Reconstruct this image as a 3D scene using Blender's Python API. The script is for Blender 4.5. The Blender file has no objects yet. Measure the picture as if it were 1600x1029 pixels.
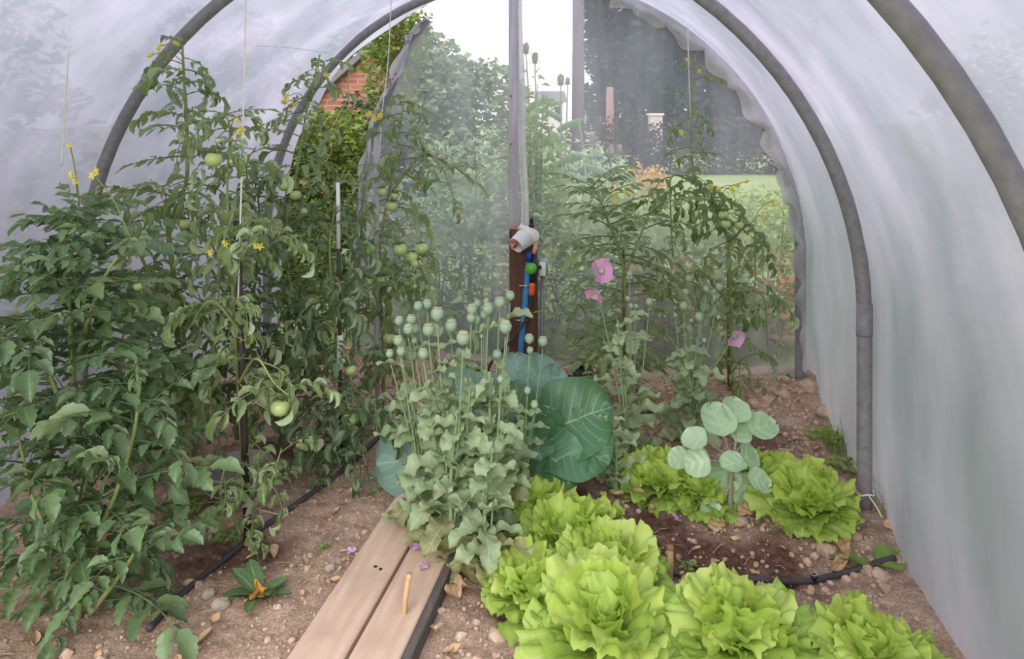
import bpy, math, random
import numpy as np
from mathutils import Vector, Matrix, Euler

R = random.Random(11)
NR = np.random.RandomState(5)
sc = bpy.context.scene
COL = sc.collection
PI = math.pi

# ------------------------------------------------------------------ camera frame helpers (1600 x 1029 photograph)
EYE, FPX, HZ, CX = 1.6, 1100.0, 180.0, 800.0


def P(x, y, d):
    return np.array([(x - CX) / FPX * d, d, EYE - (y - HZ) / FPX * d])


def G(x, y, z=0.0):
    return P(x, y, (EYE - z) * FPX / (y - HZ))


TA = math.atan(220 / 1100.0)          # the tunnel runs this far to the right of the view
TS, TC = math.sin(TA), math.cos(TA)


def T(u, v, z=0.0):
    return np.array([u * TC + v * TS, v * TC - u * TS, z])


def TP(x, y, v):
    k = (x - CX) / FPX
    return P(x, y, v / (TC + TS * k))


# ------------------------------------------------------------------ noise
def vnoise(x, y, seed=0):
    xi = np.floor(x).astype(np.int64); yi = np.floor(y).astype(np.int64)
    fx = x - xi; fy = y - yi
    fx = fx * fx * (3 - 2 * fx); fy = fy * fy * (3 - 2 * fy)

    def h(a, b):
        n = (a * 374761393 + b * 668265263 + seed * 974634777) & 0x7fffffff
        n = ((n ^ (n >> 13)) * 1274126177) & 0x7fffffff
        return ((n ^ (n >> 16)) & 0xffff) / 65535.0
    return ((h(xi, yi) * (1 - fx) + h(xi + 1, yi) * fx) * (1 - fy) + (h(xi, yi + 1) * (1 - fx) + h(xi + 1, yi + 1) * fx) * fy) * 2 - 1


# ------------------------------------------------------------------ materials
def lin(c):
    return tuple(((v / 255.0) / 12.92 if v / 255.0 <= 0.04045 else ((v / 255.0 + 0.055) / 1.055) ** 2.4) for v in c) + (1.0,)


class NT:
    def __init__(s, name):
        s.m = bpy.data.materials.new(name); s.m.use_nodes = True
        s.t = s.m.node_tree; s.t.nodes.clear()
        s.out = s.n('ShaderNodeOutputMaterial')

    def n(s, typ, **kw):
        nd = s.t.nodes.new(typ)
        for k, v in kw.items():
            if k.startswith('_'):
                setattr(nd, k[1:], v)
            else:
                key = int(k[1:]) if k[0] == 'i' and k[1:].isdigit() else k.replace('__', ' ')
                nd.inputs[key].default_value = v
        return nd

    def l(s, a, b):
        s.t.links.new(a, b)

    def mix(s, fac, a, b, blend='MIX'):
        nd = s.t.nodes.new('ShaderNodeMix'); nd.data_type = 'RGBA'; nd.blend_type = blend
        for k, v in ((0, fac), (6, a), (7, b)):
            if hasattr(v, 'links'):
                s.l(v, nd.inputs[k])
            else:
                nd.inputs[k].default_value = v
        return nd.outputs[2]

    def math(s, op, a, b=0.0, c=0.0):
        nd = s.t.nodes.new('ShaderNodeMath'); nd.operation = op
        for k, v in enumerate((a, b, c)):
            if hasattr(v, 'links'):
                s.l(v, nd.inputs[k])
            else:
                nd.inputs[k].default_value = v
        return nd.outputs[0]

    def mapr(s, v, a, b, c=0.0, d=1.0):
        nd = s.t.nodes.new('ShaderNodeMapRange')
        s.l(v, nd.inputs[0])
        for k, w in zip((1, 2, 3, 4), (a, b, c, d)):
            nd.inputs[k].default_value = w
        return nd.outputs[0]

    def noise(s, scale, detail=4, vec=None, rough=.55):
        nd = s.n('ShaderNodeTexNoise', Scale=scale, Detail=detail, Roughness=rough)
        if vec is not None:
            s.l(vec, nd.inputs['Vector'])
        return nd

    def done(s, sh):
        s.l(sh, s.out.inputs[0])
        return s.m


def obco(t, scale=None):
    c = t.n('ShaderNodeTexCoord').outputs['Object']
    if scale:
        mp = t.n('ShaderNodeMapping'); mp.inputs['Scale'].default_value = scale
        t.l(c, mp.inputs[0]); c = mp.outputs[0]
    return c


def plain(name, c1, c2=None, rough=.6, scale=20, metal=0, bump=0, stretch=None):
    t = NT(name)
    b = t.n('ShaderNodeBsdfPrincipled', Roughness=rough, Metallic=metal)
    co = obco(t, stretch)
    nz = t.noise(scale, 5, co)
    t.l(t.mix(t.mapr(nz.outputs[0], .3, .7), lin(c1), lin(c2 or c1)), b.inputs['Base Color'])
    if bump:
        bp = t.n('ShaderNodeBump', Strength=bump, Distance=.004)
        t.l(nz.outputs[0], bp.inputs['Height']); t.l(bp.outputs[0], b.inputs['Normal'])
    return t.done(b.outputs[0])


def leafmat(name, c1, c2, back=None, vein=None, rough=.5, transl=.3, sidev=0, midw=.06, tipc=None, spec=.35, warm=None):
    """c1..c2 vary leaf by leaf; the underside is paler; veins follow the leaf's own length and width."""
    t = NT(name)
    rnd = t.n('ShaderNodeAttribute', _attribute_name='rnd').outputs['Fac']
    col = t.mix(rnd, lin(c1), lin(c2))
    nz = t.noise(55, 3, obco(t))
    col = t.mix(t.mapr(nz.outputs[0], .35, .7, 0, .35), col, t.mix(.5, col, lin(c2)))
    if warm:
        nw = t.noise(9, 2, obco(t))
        col = t.mix(t.mapr(nw.outputs[0], .58, .75, 0, .7), col, lin(warm))
    if tipc or vein:
        lf = t.n('ShaderNodeAttribute', _attribute_name='lf').outputs['Vector']
        sp = t.n('ShaderNodeSeparateXYZ'); t.l(lf, sp.inputs[0])
        tt, ss = sp.outputs[0], t.math('ABSOLUTE', sp.outputs[1])
    if tipc:
        col = t.mix(t.mapr(tt, .25, 1.0), lin(tipc), col)
    if vein:
        mid = t.mapr(ss, midw, midw * .35)
        if sidev:
            ph = t.math('SUBTRACT', t.math('MULTIPLY', tt, sidev), t.math('MULTIPLY', ss, sidev * .28))
            fr = t.math('ABSOLUTE', t.math('SUBTRACT', t.math('FRACT', ph), .5))
            sv = t.math('MULTIPLY', t.mapr(fr, .1, .02), t.mapr(ss, .95, .2, .15, 1))
            mid = t.math('MAXIMUM', mid, t.math('MULTIPLY', sv, .75))
        col = t.mix(mid, col, lin(vein))
    if back:
        gm = t.n('ShaderNodeNewGeometry')
        col = t.mix(t.math('MULTIPLY', gm.outputs['Backfacing'], .75), col, lin(back))
    b = t.n('ShaderNodeBsdfPrincipled', Roughness=rough)
    b.inputs['Specular IOR Level'].default_value = spec
    t.l(col, b.inputs['Base Color'])
    bp = t.n('ShaderNodeBump', Strength=.35, Distance=.004)
    t.l(t.noise(90, 3, obco(t)).outputs[0], bp.inputs['Height']); t.l(bp.outputs[0], b.inputs['Normal'])
    tr = t.n('ShaderNodeBsdfTranslucent'); t.l(t.mix(.4, col, lin((210, 225, 90))), tr.inputs[0])
    mx = t.n('ShaderNodeMixShader', i0=transl)
    t.l(b.outputs[0], mx.inputs[1]); t.l(tr.outputs[0], mx.inputs[2])
    return t.done(mx.outputs[0])


def filmmat(name, haze, hazevar, tint=(236, 234, 240), stretch=(1, 1, .15), scale=5, transl=.62, bump=.15):
    """weathered polythene: part of the light passes straight, the rest is scattered by haze and grime; colour streaks also paint in fold shading."""
    t = NT(name)
    co = obco(t, stretch)
    nz = t.noise(scale, 6, co, .62)
    n2 = t.noise(1.3, 3, obco(t))
    fac = t.math('ADD', t.mapr(nz.outputs[0], .3, .72, haze - hazevar, haze + hazevar), t.mapr(n2.outputs[0], .35, .65, -hazevar * .5, hazevar * .5))
    fac.node.use_clamp = True
    col = t.mix(t.mapr(t.noise(2.2, 5, obco(t, (1, 1, .35))).outputs[0], .35, .68), lin(tuple(c - 36 for c in tint)), lin((tint[0] + 8, tint[1] - 2, tint[2] + 4)))  # streak tones: dirt, plus light and shade of wrinkles put into the colour
    tp = t.n('ShaderNodeBsdfTransparent', Color=lin((250, 250, 252)))
    tl = t.n('ShaderNodeBsdfTranslucent'); df = t.n('ShaderNodeBsdfDiffuse')
    t.l(col, tl.inputs[0]); t.l(col, df.inputs[0])
    bp = t.n('ShaderNodeBump', Strength=bump, Distance=.02)
    t.l(t.noise(3.5, 5, obco(t, (1, 1, .45))).outputs[0], bp.inputs['Height'])
    t.l(bp.outputs[0], tl.inputs['Normal']); t.l(bp.outputs[0], df.inputs['Normal'])
    m1 = t.n('ShaderNodeMixShader', i0=transl); t.l(df.outputs[0], m1.inputs[1]); t.l(tl.outputs[0], m1.inputs[2])
    m2 = t.n('ShaderNodeMixShader'); t.l(fac, m2.inputs[0]); t.l(tp.outputs[0], m2.inputs[1]); t.l(m1.outputs[0], m2.inputs[2])
    gl = t.n('ShaderNodeBsdfGlossy', Roughness=.28); t.l(bp.outputs[0], gl.inputs['Normal'])
    m3 = t.n('ShaderNodeMixShader', i0=.05); t.l(m2.outputs[0], m3.inputs[1]); t.l(gl.outputs[0], m3.inputs[2])
    return t.done(m3.outputs[0])


M = {}
M['tomato_leaf'] = leafmat('tomato leaf', (76, 102, 58), (142, 162, 106), back=(176, 190, 156), vein=(140, 156, 100), rough=.42, transl=.2, spec=.5)
M['tomato_leaf_dark'] = leafmat('dark tomato leaf', (60, 88, 60), (112, 138, 96), back=(156, 174, 138), vein=(118, 140, 88), rough=.4, transl=.18, spec=.5)
M['tomato_leaf_fresh'] = leafmat('fresh tomato leaf', (88, 116, 62), (122, 146, 86), back=(156, 174, 124), vein=(150, 170, 100), rough=.5, transl=.28)
M['tomato_stem'] = leafmat('tomato stem', (128, 140, 82), (150, 158, 102), rough=.6, transl=.0)
M['tomato_fruit'] = plain('green tomato skin', (168, 188, 116), (188, 202, 138), rough=.25, scale=14)
M['calyx'] = leafmat('calyx', (92, 122, 62), (110, 140, 80), rough=.6, transl=.1)
M['yellow_petal'] = leafmat('yellow petal', (250, 232, 96), (252, 240, 150), rough=.6, transl=.3)
M['poppy_leaf'] = leafmat('poppy leaf', (138, 160, 124), (180, 196, 156), back=(172, 188, 156), vein=(184, 198, 164), rough=.6, transl=.25, sidev=5, midw=.07)
M['poppy_leaf_old'] = leafmat('ageing poppy leaf', (150, 156, 116), (176, 172, 128), back=(176, 178, 142), vein=(192, 190, 152), rough=.65, transl=.22, sidev=5, midw=.07, warm=(176, 150, 104))
M['poppy_stem'] = leafmat('poppy stem', (136, 158, 118), (150, 168, 130), rough=.6, transl=0)
M['poppy_pod'] = plain('poppy pod skin', (138, 164, 140), (168, 188, 160), rough=.65, scale=40)
M['pod_cap'] = plain('poppy pod cap', (176, 182, 146), (196, 190, 140), rough=.7, scale=60)
M['pink_petal'] = leafmat('pink petal', (236, 170, 226), (246, 200, 238), rough=.6, transl=.35)
M['purple_petal'] = leafmat('fallen petal', (196, 150, 206), (214, 172, 220), rough=.6, transl=.2)
M['cabbage_leaf'] = leafmat('cabbage leaf', (78, 120, 84), (96, 138, 104), back=(140, 166, 150), vein=(150, 182, 148), rough=.42, transl=.18, sidev=10, midw=.03, spec=.45)
M['cabbage_leaf_pale'] = leafmat('bluish cabbage leaf', (120, 156, 142), (136, 170, 156), back=(156, 182, 172), vein=(166, 192, 176), rough=.45, transl=.18, sidev=10, midw=.03)
M['brassica_leaf'] = leafmat('young brassica leaf', (164, 196, 154), (184, 210, 174), back=(178, 206, 168), vein=(190, 214, 178), rough=.32, transl=.2, sidev=5, midw=.05, spec=.6)
M['brassica_stem'] = plain('brassica stem', (150, 160, 128), (160, 140, 130), scale=12)
M['lettuce_leaf'] = leafmat('lettuce leaf', (190, 214, 92), (212, 230, 130), back=(184, 210, 106), vein=(206, 226, 140), rough=.4, transl=.38, sidev=5, midw=.05, tipc=(192, 212, 104), spec=.4)
M['lettuce_outer'] = leafmat('outer lettuce leaf', (158, 192, 90), (192, 214, 108), back=(160, 190, 96), vein=(196, 216, 132), rough=.42, transl=.32, sidev=5, midw=.05, tipc=(176, 200, 100), spec=.4)
M['dry_leaf'] = leafmat('dry leaf', (186, 152, 120), (214, 186, 154), rough=.8, transl=.12, vein=(196, 160, 112), sidev=4, midw=.05)
M['primrose_leaf'] = leafmat('crinkled leaf', (62, 92, 60), (88, 116, 76), back=(110, 136, 90), vein=(150, 172, 110), rough=.5, transl=.15, sidev=9, midw=.07)
M['yellow_leaf'] = leafmat('yellowed leaf', (222, 176, 84), (206, 136, 76), rough=.7, transl=.2)
M['weed_leaf'] = leafmat('weed leaf', (116, 150, 78), (158, 180, 100), rough=.6, transl=.25)
M['grass_blade'] = leafmat('grass blade', (112, 146, 76), (150, 172, 98), rough=.6, transl=.25)
M['bush_leaf'] = leafmat('bush leaf', (112, 144, 76), (172, 188, 112), rough=.6, transl=.3)
M['pale_bush_leaf'] = leafmat('pale weed leaf', (160, 188, 126), (206, 220, 158), rough=.65, transl=.3)
M['blue_bush_leaf'] = leafmat('bluish weed leaf', (120, 156, 124), (164, 190, 158), rough=.65, transl=.25)
M['dark_leaf'] = leafmat('dark tree leaf', (34, 50, 38), (58, 74, 54), rough=.7, transl=.1)
M['conifer_leaf'] = leafmat('conifer needles', (38, 46, 48), (58, 64, 66), rough=.8, transl=.08)
M['hedge_leaf'] = leafmat('hedge leaf', (44, 40, 50), (70, 62, 74), rough=.8, transl=.05)
M['gap_leaf'] = leafmat('shrub leaf', (78, 100, 50), (132, 146, 76), rough=.6, transl=.2)
M['orange_leaf'] = leafmat('orange bush leaf', (196, 140, 74), (220, 172, 104), rough=.7, transl=.25)
M['red_leaf'] = leafmat('reddish dock leaf', (172, 116, 84), (178, 140, 90), rough=.7, transl=.25)
M['mid_tree_leaf'] = leafmat('tree leaf', (104, 126, 92), (140, 158, 118), rough=.7, transl=.2)
M['bark'] = plain('bark', (112, 96, 88), (150, 130, 118), rough=.9, scale=10, bump=.5, stretch=(4, 4, .6))
M['twig'] = plain('twig', (120, 116, 84), (138, 130, 96), rough=.8)
M['pipe'] = plain('grey plastic pipe', (124, 120, 124), (148, 144, 148), rough=.5, scale=30, bump=.05)
M['film_side'] = filmmat('cloudy polythene', .955, .035, tint=(199, 203, 221), stretch=(1.5, 1.5, .3), scale=4)
M['film_end'] = filmmat('clear polythene', .31, .10, tint=(230, 238, 252), stretch=(1.3, 1.3, .16), scale=5, transl=.6, bump=.15)
M['film_fold'] = filmmat('folded polythene', .8, .1, tint=(250, 250, 252), stretch=(1, 1, 1), scale=14, transl=.4, bump=.3)
M['string'] = plain('white twine', (226, 220, 208), (240, 236, 228), rough=.8, scale=80)
M['jute'] = plain('jute string', (196, 168, 124), (214, 190, 150), rough=.9, scale=80)
M['black_stake'] = plain('black coated stake', (52, 42, 42), (72, 60, 58), rough=.5, scale=20)
M['white_plastic'] = plain('white plastic', (240, 240, 238), (228, 228, 226), rough=.45, scale=8)
M['cane'] = plain('bamboo cane', (190, 150, 112), (206, 174, 138), rough=.6, scale=6, stretch=(3, 3, .4))
M['brown_cane'] = plain('brown cane', (112, 78, 54), (140, 104, 76), rough=.6, scale=8)
M['pole_wood'] = plain('weathered pole', (206, 200, 208), (180, 170, 178), rough=.75, scale=9, bump=.2, stretch=(5, 5, .4))
M['post_wood'] = plain('rough sawn timber', (108, 74, 60), (70, 44, 38), rough=.85, scale=7, bump=.5, stretch=(9, 9, .7))
M['dull_pole'] = plain('old creosoted pole', (112, 98, 112), (96, 84, 94), rough=.9, scale=5)
M['dull_pink'] = plain('weathered pinkish post', (150, 116, 116), (134, 104, 104), rough=.9, scale=5)
M['end_grain'] = plain('cut timber', (164, 120, 86), (140, 98, 72), rough=.85, scale=26)
M['plank_wood'] = None
M['log_wood'] = plain('grey log', (128, 112, 100), (98, 84, 74), rough=.9, scale=8, bump=.4, stretch=(.8, 8, 8))
M['edging'] = plain('grey edging board', (104, 96, 94), (82, 76, 74), rough=.85, scale=14, stretch=(6, .6, 6))
M['blue_hose'] = plain('blue pipe', (52, 124, 186), (80, 150, 204), rough=.45, scale=10)
M['dark_blue'] = plain('dark blue plastic', (36, 60, 150), (44, 72, 160), rough=.4)
M['black_plastic'] = plain('black plastic', (36, 35, 38), (54, 52, 54), rough=.45, scale=30)
M['drip_pipe'] = plain('black drip pipe', (52, 48, 54), (84, 78, 84), rough=.55, scale=8)
M['green_plastic'] = plain('green plastic', (82, 178, 50), (92, 190, 60), rough=.4)
M['orange_plastic'] = plain('orange plastic', (232, 84, 50), (238, 100, 62), rough=.4)
M['peach_plastic'] = plain('faded orange plastic', (232, 150, 124), (238, 176, 152), rough=.5)
M['red_plastic'] = plain('red plastic', (214, 66, 74), (222, 84, 88), rough=.4)
M['yellow_plastic'] = plain('yellow plastic', (214, 180, 60), (196, 150, 60), rough=.5)
M['grey_plastic'] = plain('grey plastic', (150, 150, 150), (172, 172, 172), rough=.5)
M['bucket_grey'] = plain('dusty grey plastic', (150, 144, 142), (176, 166, 160), rough=.7, scale=14)
M['copper'] = plain('dull copper', (176, 92, 66), (150, 80, 60), rough=.4, metal=.4)
M['teal_plastic'] = plain('teal plastic', (34, 92, 96), (44, 104, 106), rough=.5)
M['metal'] = plain('galvanised metal', (170, 172, 174), (196, 196, 198), rough=.35, metal=.8)
M['white_wall'] = plain('pale render', (226, 220, 222), (210, 204, 206), rough=.8, scale=3)
M['pink_wall'] = plain('pinkish masonry', (206, 182, 182), (188, 164, 164), rough=.9, scale=6)
M['slate'] = plain('slate roof', (110, 108, 116), (128, 124, 132), rough=.8, scale=6)
M['window_glass'] = plain('dark window', (70, 74, 86), (84, 88, 98), rough=.15)
M['clod'] = plain('dry soil clod', (208, 182, 163), (166, 138, 121), rough=.95, scale=30, bump=.4)
M['stone'] = plain('pebble', (188, 178, 168), (150, 134, 122), rough=.8, scale=24)


def plankmat():
    t = NT('sawn plank')
    co = obco(t, (14, .9, 14))
    n1 = t.noise(3.2, 6, co, .6)
    n2 = t.noise(5, 4, obco(t))
    col = t.mix(t.mapr(n1.outputs[0], .35, .68), lin((214, 188, 170)), lin((194, 164, 144)))
    col = t.mix(t.mapr(n2.outputs[0], .5, .72, 0, .55), col, lin((178, 150, 130)))
    b = t.n('ShaderNodeBsdfPrincipled', Roughness=.8); t.l(col, b.inputs['Base Color'])
    bp = t.n('ShaderNodeBump', Strength=.25, Distance=.003); t.l(n1.outputs[0], bp.inputs['Height']); t.l(bp.outputs[0], b.inputs['Normal'])
    return t.done(b.outputs[0])


def soilmat():
    t = NT('bed soil')
    wet = t.n('ShaderNodeAttribute', _attribute_name='wet').outputs['Fac']
    n1 = t.noise(9, 6, obco(t), .65); n2 = t.noise(48, 5, obco(t), .7)
    dry = t.mix(t.mapr(n1.outputs[0], .35, .65), lin((210, 183, 163)), lin((174, 144, 126)))
    dry = t.mix(t.mapr(n2.outputs[0], .5, .7, 0, .8), dry, lin((228, 208, 192)))
    n3 = t.noise(130, 3, obco(t), .7)
    dry = t.mix(t.mapr(n3.outputs[0], .42, .62, .0, .55), dry, lin((120, 92, 78)))
    dark = t.mix(t.mapr(n2.outputs[0], .4, .65), lin((86, 60, 51)), lin((126, 96, 84)))
    col = t.mix(t.math('MULTIPLY', wet, t.mapr(n1.outputs[0], .2, .5, .6, 1)), dry, dark)
    b = t.n('ShaderNodeBsdfPrincipled', Roughness=.95); t.l(col, b.inputs['Base Color'])
    b.inputs['Specular IOR Level'].default_value = .15
    bp = t.n('ShaderNodeBump', Strength=.9, Distance=.012)
    t.l(t.noise(70, 6, obco(t), .7).outputs[0], bp.inputs['Height']); t.l(bp.outputs[0], b.inputs['Normal'])
    return t.done(b.outputs[0])


def meadowmat():
    t = NT('meadow')
    n1 = t.noise(1.1, 5, obco(t)); n2 = t.noise(14, 5, obco(t), .7)
    col = t.mix(t.mapr(n1.outputs[0], .35, .65), lin((146, 168, 110)), lin((170, 182, 124)))
    col = t.mix(t.mapr(n2.outputs[0], .45, .7, 0, .7), col, lin((100, 116, 70)))
    b = t.n('ShaderNodeBsdfPrincipled', Roughness=.95); t.l(col, b.inputs['Base Color'])
    bp = t.n('ShaderNodeBump', Strength=1, Distance=.05); t.l(n2.outputs[0], bp.inputs['Height']); t.l(bp.outputs[0], b.inputs['Normal'])
    return t.done(b.outputs[0])


def brickmat():
    t = NT('old red brick')
    co = obco(t)
    br = t.n('ShaderNodeTexBrick', Color1=lin((170, 110, 94)), Color2=lin((148, 92, 78)), Mortar=lin((168, 138, 126)), Scale=1.0)
    br.inputs['Mortar Size'].default_value = .008; br.inputs['Brick Width'].default_value = .22; br.inputs['Row Height'].default_value = .075
    mp = t.n('ShaderNodeMapping'); mp.inputs['Rotation'].default_value = (PI / 2, 0, 0)
    t.l(co, mp.inputs[0]); t.l(mp.outputs[0], br.inputs['Vector'])
    b = t.n('ShaderNodeBsdfPrincipled', Roughness=.9); t.l(br.outputs[0], b.inputs['Base Color'])
    return t.done(b.outputs[0])


M['plank_wood'] = plankmat(); M['soil'] = soilmat(); M['meadow'] = meadowmat(); M['brick'] = brickmat()


# ------------------------------------------------------------------ mesh collecting
class MB:
    def __init__(s):
        s.V = []; s.Q = []; s.T = []; s.UV = []; s.RN = []; s.n = 0

    def add(s, V, Q=None, Tt=None, uv=None, rnd=None):
        V = np.asarray(V, float)
        if Q is not None and len(Q):
            s.Q.append(np.asarray(Q) + s.n)
        if Tt is not None and len(Tt):
            s.T.append(np.asarray(Tt) + s.n)
        s.UV.append(np.zeros((len(V), 2)) if uv is None else uv)
        if rnd is None:
            rnd = R.random()
        s.RN.append(np.full(len(V), rnd) if np.isscalar(rnd) else rnd)
        s.V.append(V); s.n += len(V)
        return s

    def tmpl(s, tm, mat, rnd=None):
        """add a template (V, Q, uv[, rnd]) through a 4x4 matrix (numpy)"""
        V = tm[0] @ mat[:3, :3].T + mat[:3, 3]
        r = tm[3] if len(tm) > 3 and tm[3] is not None else None
        if r is not None:
            r = np.clip(r * .6 + R.uniform(0, .4), 0, 1)
        return s.add(V, tm[1], None, tm[2], r if r is not None else rnd)

    def tube(s, pts, rad, n=8, cap=True, rnd=None):
        pts = np.asarray(pts, float); m = len(pts)
        rad = np.full(m, rad) if np.isscalar(rad) else np.asarray(rad, float)
        tg = np.gradient(pts, axis=0)
        tg /= np.linalg.norm(tg, axis=1)[:, None] + 1e-12
        ref = np.array([0, 0, 1.0]) if abs(tg[0][2]) < .9 else np.array([1.0, 0, 0])
        V = []
        nx = np.cross(tg[0], ref); nx /= np.linalg.norm(nx)
        an = np.arange(n) * 2 * PI / n
        for i in range(m):
            nx = nx - tg[i] * nx.dot(tg[i]); nx /= np.linalg.norm(nx) + 1e-12
            ny = np.cross(tg[i], nx)
            V.append(pts[i] + rad[i] * (np.cos(an)[:, None] * nx + np.sin(an)[:, None] * ny))
        V = np.concatenate(V)
        Q = []
        for i in range(m - 1):
            for j in range(n):
                k = (j + 1) % n
                Q.append((i * n + j, i * n + k, (i + 1) * n + k, (i + 1) * n + j))
        Tt = []
        if cap:
            V = np.concatenate([V, pts[:1], pts[-1:]])
            for j in range(n):
                k = (j + 1) % n
                Tt.append((m * n, k, j)); Tt.append((m * n + 1, (m - 1) * n + j, (m - 1) * n + k))
        uv = np.zeros((len(V), 2)); uv[:, 1] = 1
        return s.add(V, Q, Tt, uv, rnd)

    def lathe(s, prof, n=20, c=(0, 0, 0), mat=None, lobes=0, lob=0.0):
        """prof: list of (r, z)"""
        an = np.arange(n) * 2 * PI / n
        V = []
        for r, z in prof:
            rr = r * (1 + lob * np.cos(an * lobes)) if lobes else np.full(n, r)
            V.append(np.stack([rr * np.cos(an), rr * np.sin(an), np.full(n, z)], 1))
        V = np.concatenate(V); m = len(prof); Q = []
        for i in range(m - 1):
            for j in range(n):
                k = (j + 1) % n
                Q.append((i * n + j, i * n + k, (i + 1) * n + k, (i + 1) * n + j))
        if mat is not None:
            V = V @ mat[:3, :3].T + mat[:3, 3]
        return s.add(V + np.asarray(c), Q)

    def box(s, a, b, mat=None, bev=0.0):
        a = np.asarray(a, float); b = np.asarray(b, float)
        if bev:
            # chamfered box: three nested slabs of the same block
            V = []
            for z, i in ((a[2], bev), (a[2] + bev, 0), (b[2] - bev, 0), (b[2], bev)):
                x0, x1, y0, y1 = a[0] + i, b[0] - i, a[1] + i, b[1] - i
                V += [(x0 + bev, y0, z), (x1 - bev, y0, z), (x1, y0 + bev, z), (x1, y1 - bev, z), (x1 - bev, y1, z), (x0 + bev, y1, z), (x0, y1 - bev, z), (x0, y0 + bev, z)]
            V = np.array(V, float); Q = []
            for i in range(3):
                for j in range(8):
                    k = (j + 1) % 8
                    Q.append((i * 8 + j, i * 8 + k, i * 8 + 8 + k, i * 8 + 8 + j))
            for o, f in ((0, -1), (24, 1)):
                q = [(o, o + 1, o + 2, o + 3), (o, o + 3, o + 4, o + 7), (o + 4, o + 5, o + 6, o + 7)]
                Q += [x[::f] for x in q]
        else:
            V = np.array([(x, y, z) for z in (a[2], b[2]) for y in (a[1], b[1]) for x in (a[0], b[0])])
            Q = [(0, 2, 3, 1), (4, 5, 7, 6), (0, 1, 5, 4), (2, 6, 7, 3), (0, 4, 6, 2), (1, 3, 7, 5)]
        if mat is not None:
            V = V @ mat[:3, :3].T + mat[:3, 3]
        return s.add(V, Q)

    def grid(s, V, nu, nv, uv=None, rnd=None):
        V = np.asarray(V, float).reshape(-1, 3)
        i, j = np.meshgrid(np.arange(nu - 1), np.arange(nv - 1), indexing='ij')
        a = (i * nv + j).ravel()
        return s.add(V, np.stack([a, a + nv, a + nv + 1, a + 1], 1), None, uv, rnd)

    def mesh(s, name, mat, off=(0, 0, 0), smooth=True):
        V = np.concatenate(s.V) - np.asarray(off)
        faces = []
        for q in s.Q:
            faces += q.tolist()
        for q in s.T:
            faces += q.tolist()
        me = bpy.data.meshes.new(name)
        me.from_pydata(V.tolist(), [], faces)
        a = me.attributes.new('rnd', 'FLOAT', 'POINT'); a.data.foreach_set('value', np.concatenate(s.RN).astype(np.float32))
        a = me.attributes.new('lf', 'FLOAT_VECTOR', 'POINT')
        uv = np.concatenate(s.UV); a.data.foreach_set('vector', np.concatenate([uv, np.zeros((len(uv), 1))], 1).astype(np.float32).ravel())
        if smooth:
            me.polygons.foreach_set('use_smooth', np.ones(len(me.polygons), bool))
        me.materials.append(mat)
        me.update()
        return me

    def build(s, name, mat, parent=None, smooth=True, loc=None):
        """one mesh object; vertices are in world space, stored relative to the parent (or to loc)"""
        off = parent['_o'] if parent is not None else (np.zeros(3) if loc is None else np.asarray(loc))
        o = bpy.data.objects.new(name, s.mesh(name, mat, off, smooth)); COL.objects.link(o)
        if parent is not None:
            o.parent = parent
        else:
            o.location = off.tolist()
        o['_o'] = list(map(float, off))
        return o


def put(me, name, parent, mat4):
    """a part sharing mesh data, placed in its parent's space"""
    o = bpy.data.objects.new(name, me); COL.objects.link(o)
    o.parent = parent
    o.matrix_local = Matrix(mat4.tolist())
    return o


def tag(o, label, cat, group=None, kind=None):
    o['label'] = label
    if cat: o['category'] = cat
    if group: o['group'] = group
    if kind: o['kind'] = kind
    return o


def thing(name, label, cat, loc, group=None):
    o = bpy.data.objects.new(name, None); COL.objects.link(o)
    o.location = [float(v) for v in loc]; o['_o'] = [float(v) for v in loc]
    o.empty_display_size = .05
    return tag(o, label, cat, group)


def rot(az=0, el=0, roll=0):
    """local +X turned to azimuth az, lifted by el, rolled about itself"""
    return np.array((Matrix.Rotation(az, 4, 'Z') @ Matrix.Rotation(-el, 4, 'Y') @ Matrix.Rotation(roll, 4, 'X')))


def trs(p, m=None, s=1.0):
    A = np.eye(4) if m is None else m.copy()
    A[:3, :3] = A[:3, :3] * s; A[:3, 3] = p
    return A


def align_z(d):
    q = Vector((0, 0, 1)).rotation_difference(Vector(d))
    return np.array(q.to_matrix().to_4x4())


def smoothpath(pts, n):
    """Catmull-Rom through pts"""
    pts = np.asarray(pts, float)
    if len(pts) == 2:
        return pts[0] + (pts[1] - pts[0]) * np.linspace(0, 1, n)[:, None]
    e = np.concatenate([[2 * pts[0] - pts[1]], pts, [2 * pts[-1] - pts[-2]]])
    out = []
    for t in np.linspace(0, len(pts) - 1 - 1e-6, n):
        i = int(t); f = t - i; a, b, c, d = e[i:i + 4]
        out.append(.5 * (2 * b + (c - a) * f + (2 * a - 5 * b + 4 * c - d) * f * f + (3 * b - a - 3 * c + d) * f ** 3))
    return np.array(out)


# ------------------------------------------------------------------ leaf templates
def quads(nu, nv):
    i, j = np.meshgrid(np.arange(nu - 1), np.arange(nv - 1), indexing='ij')
    a = (i * nv + j).ravel()
    return np.stack([a, a + nv, a + nv + 1, a + 1], 1)


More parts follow.
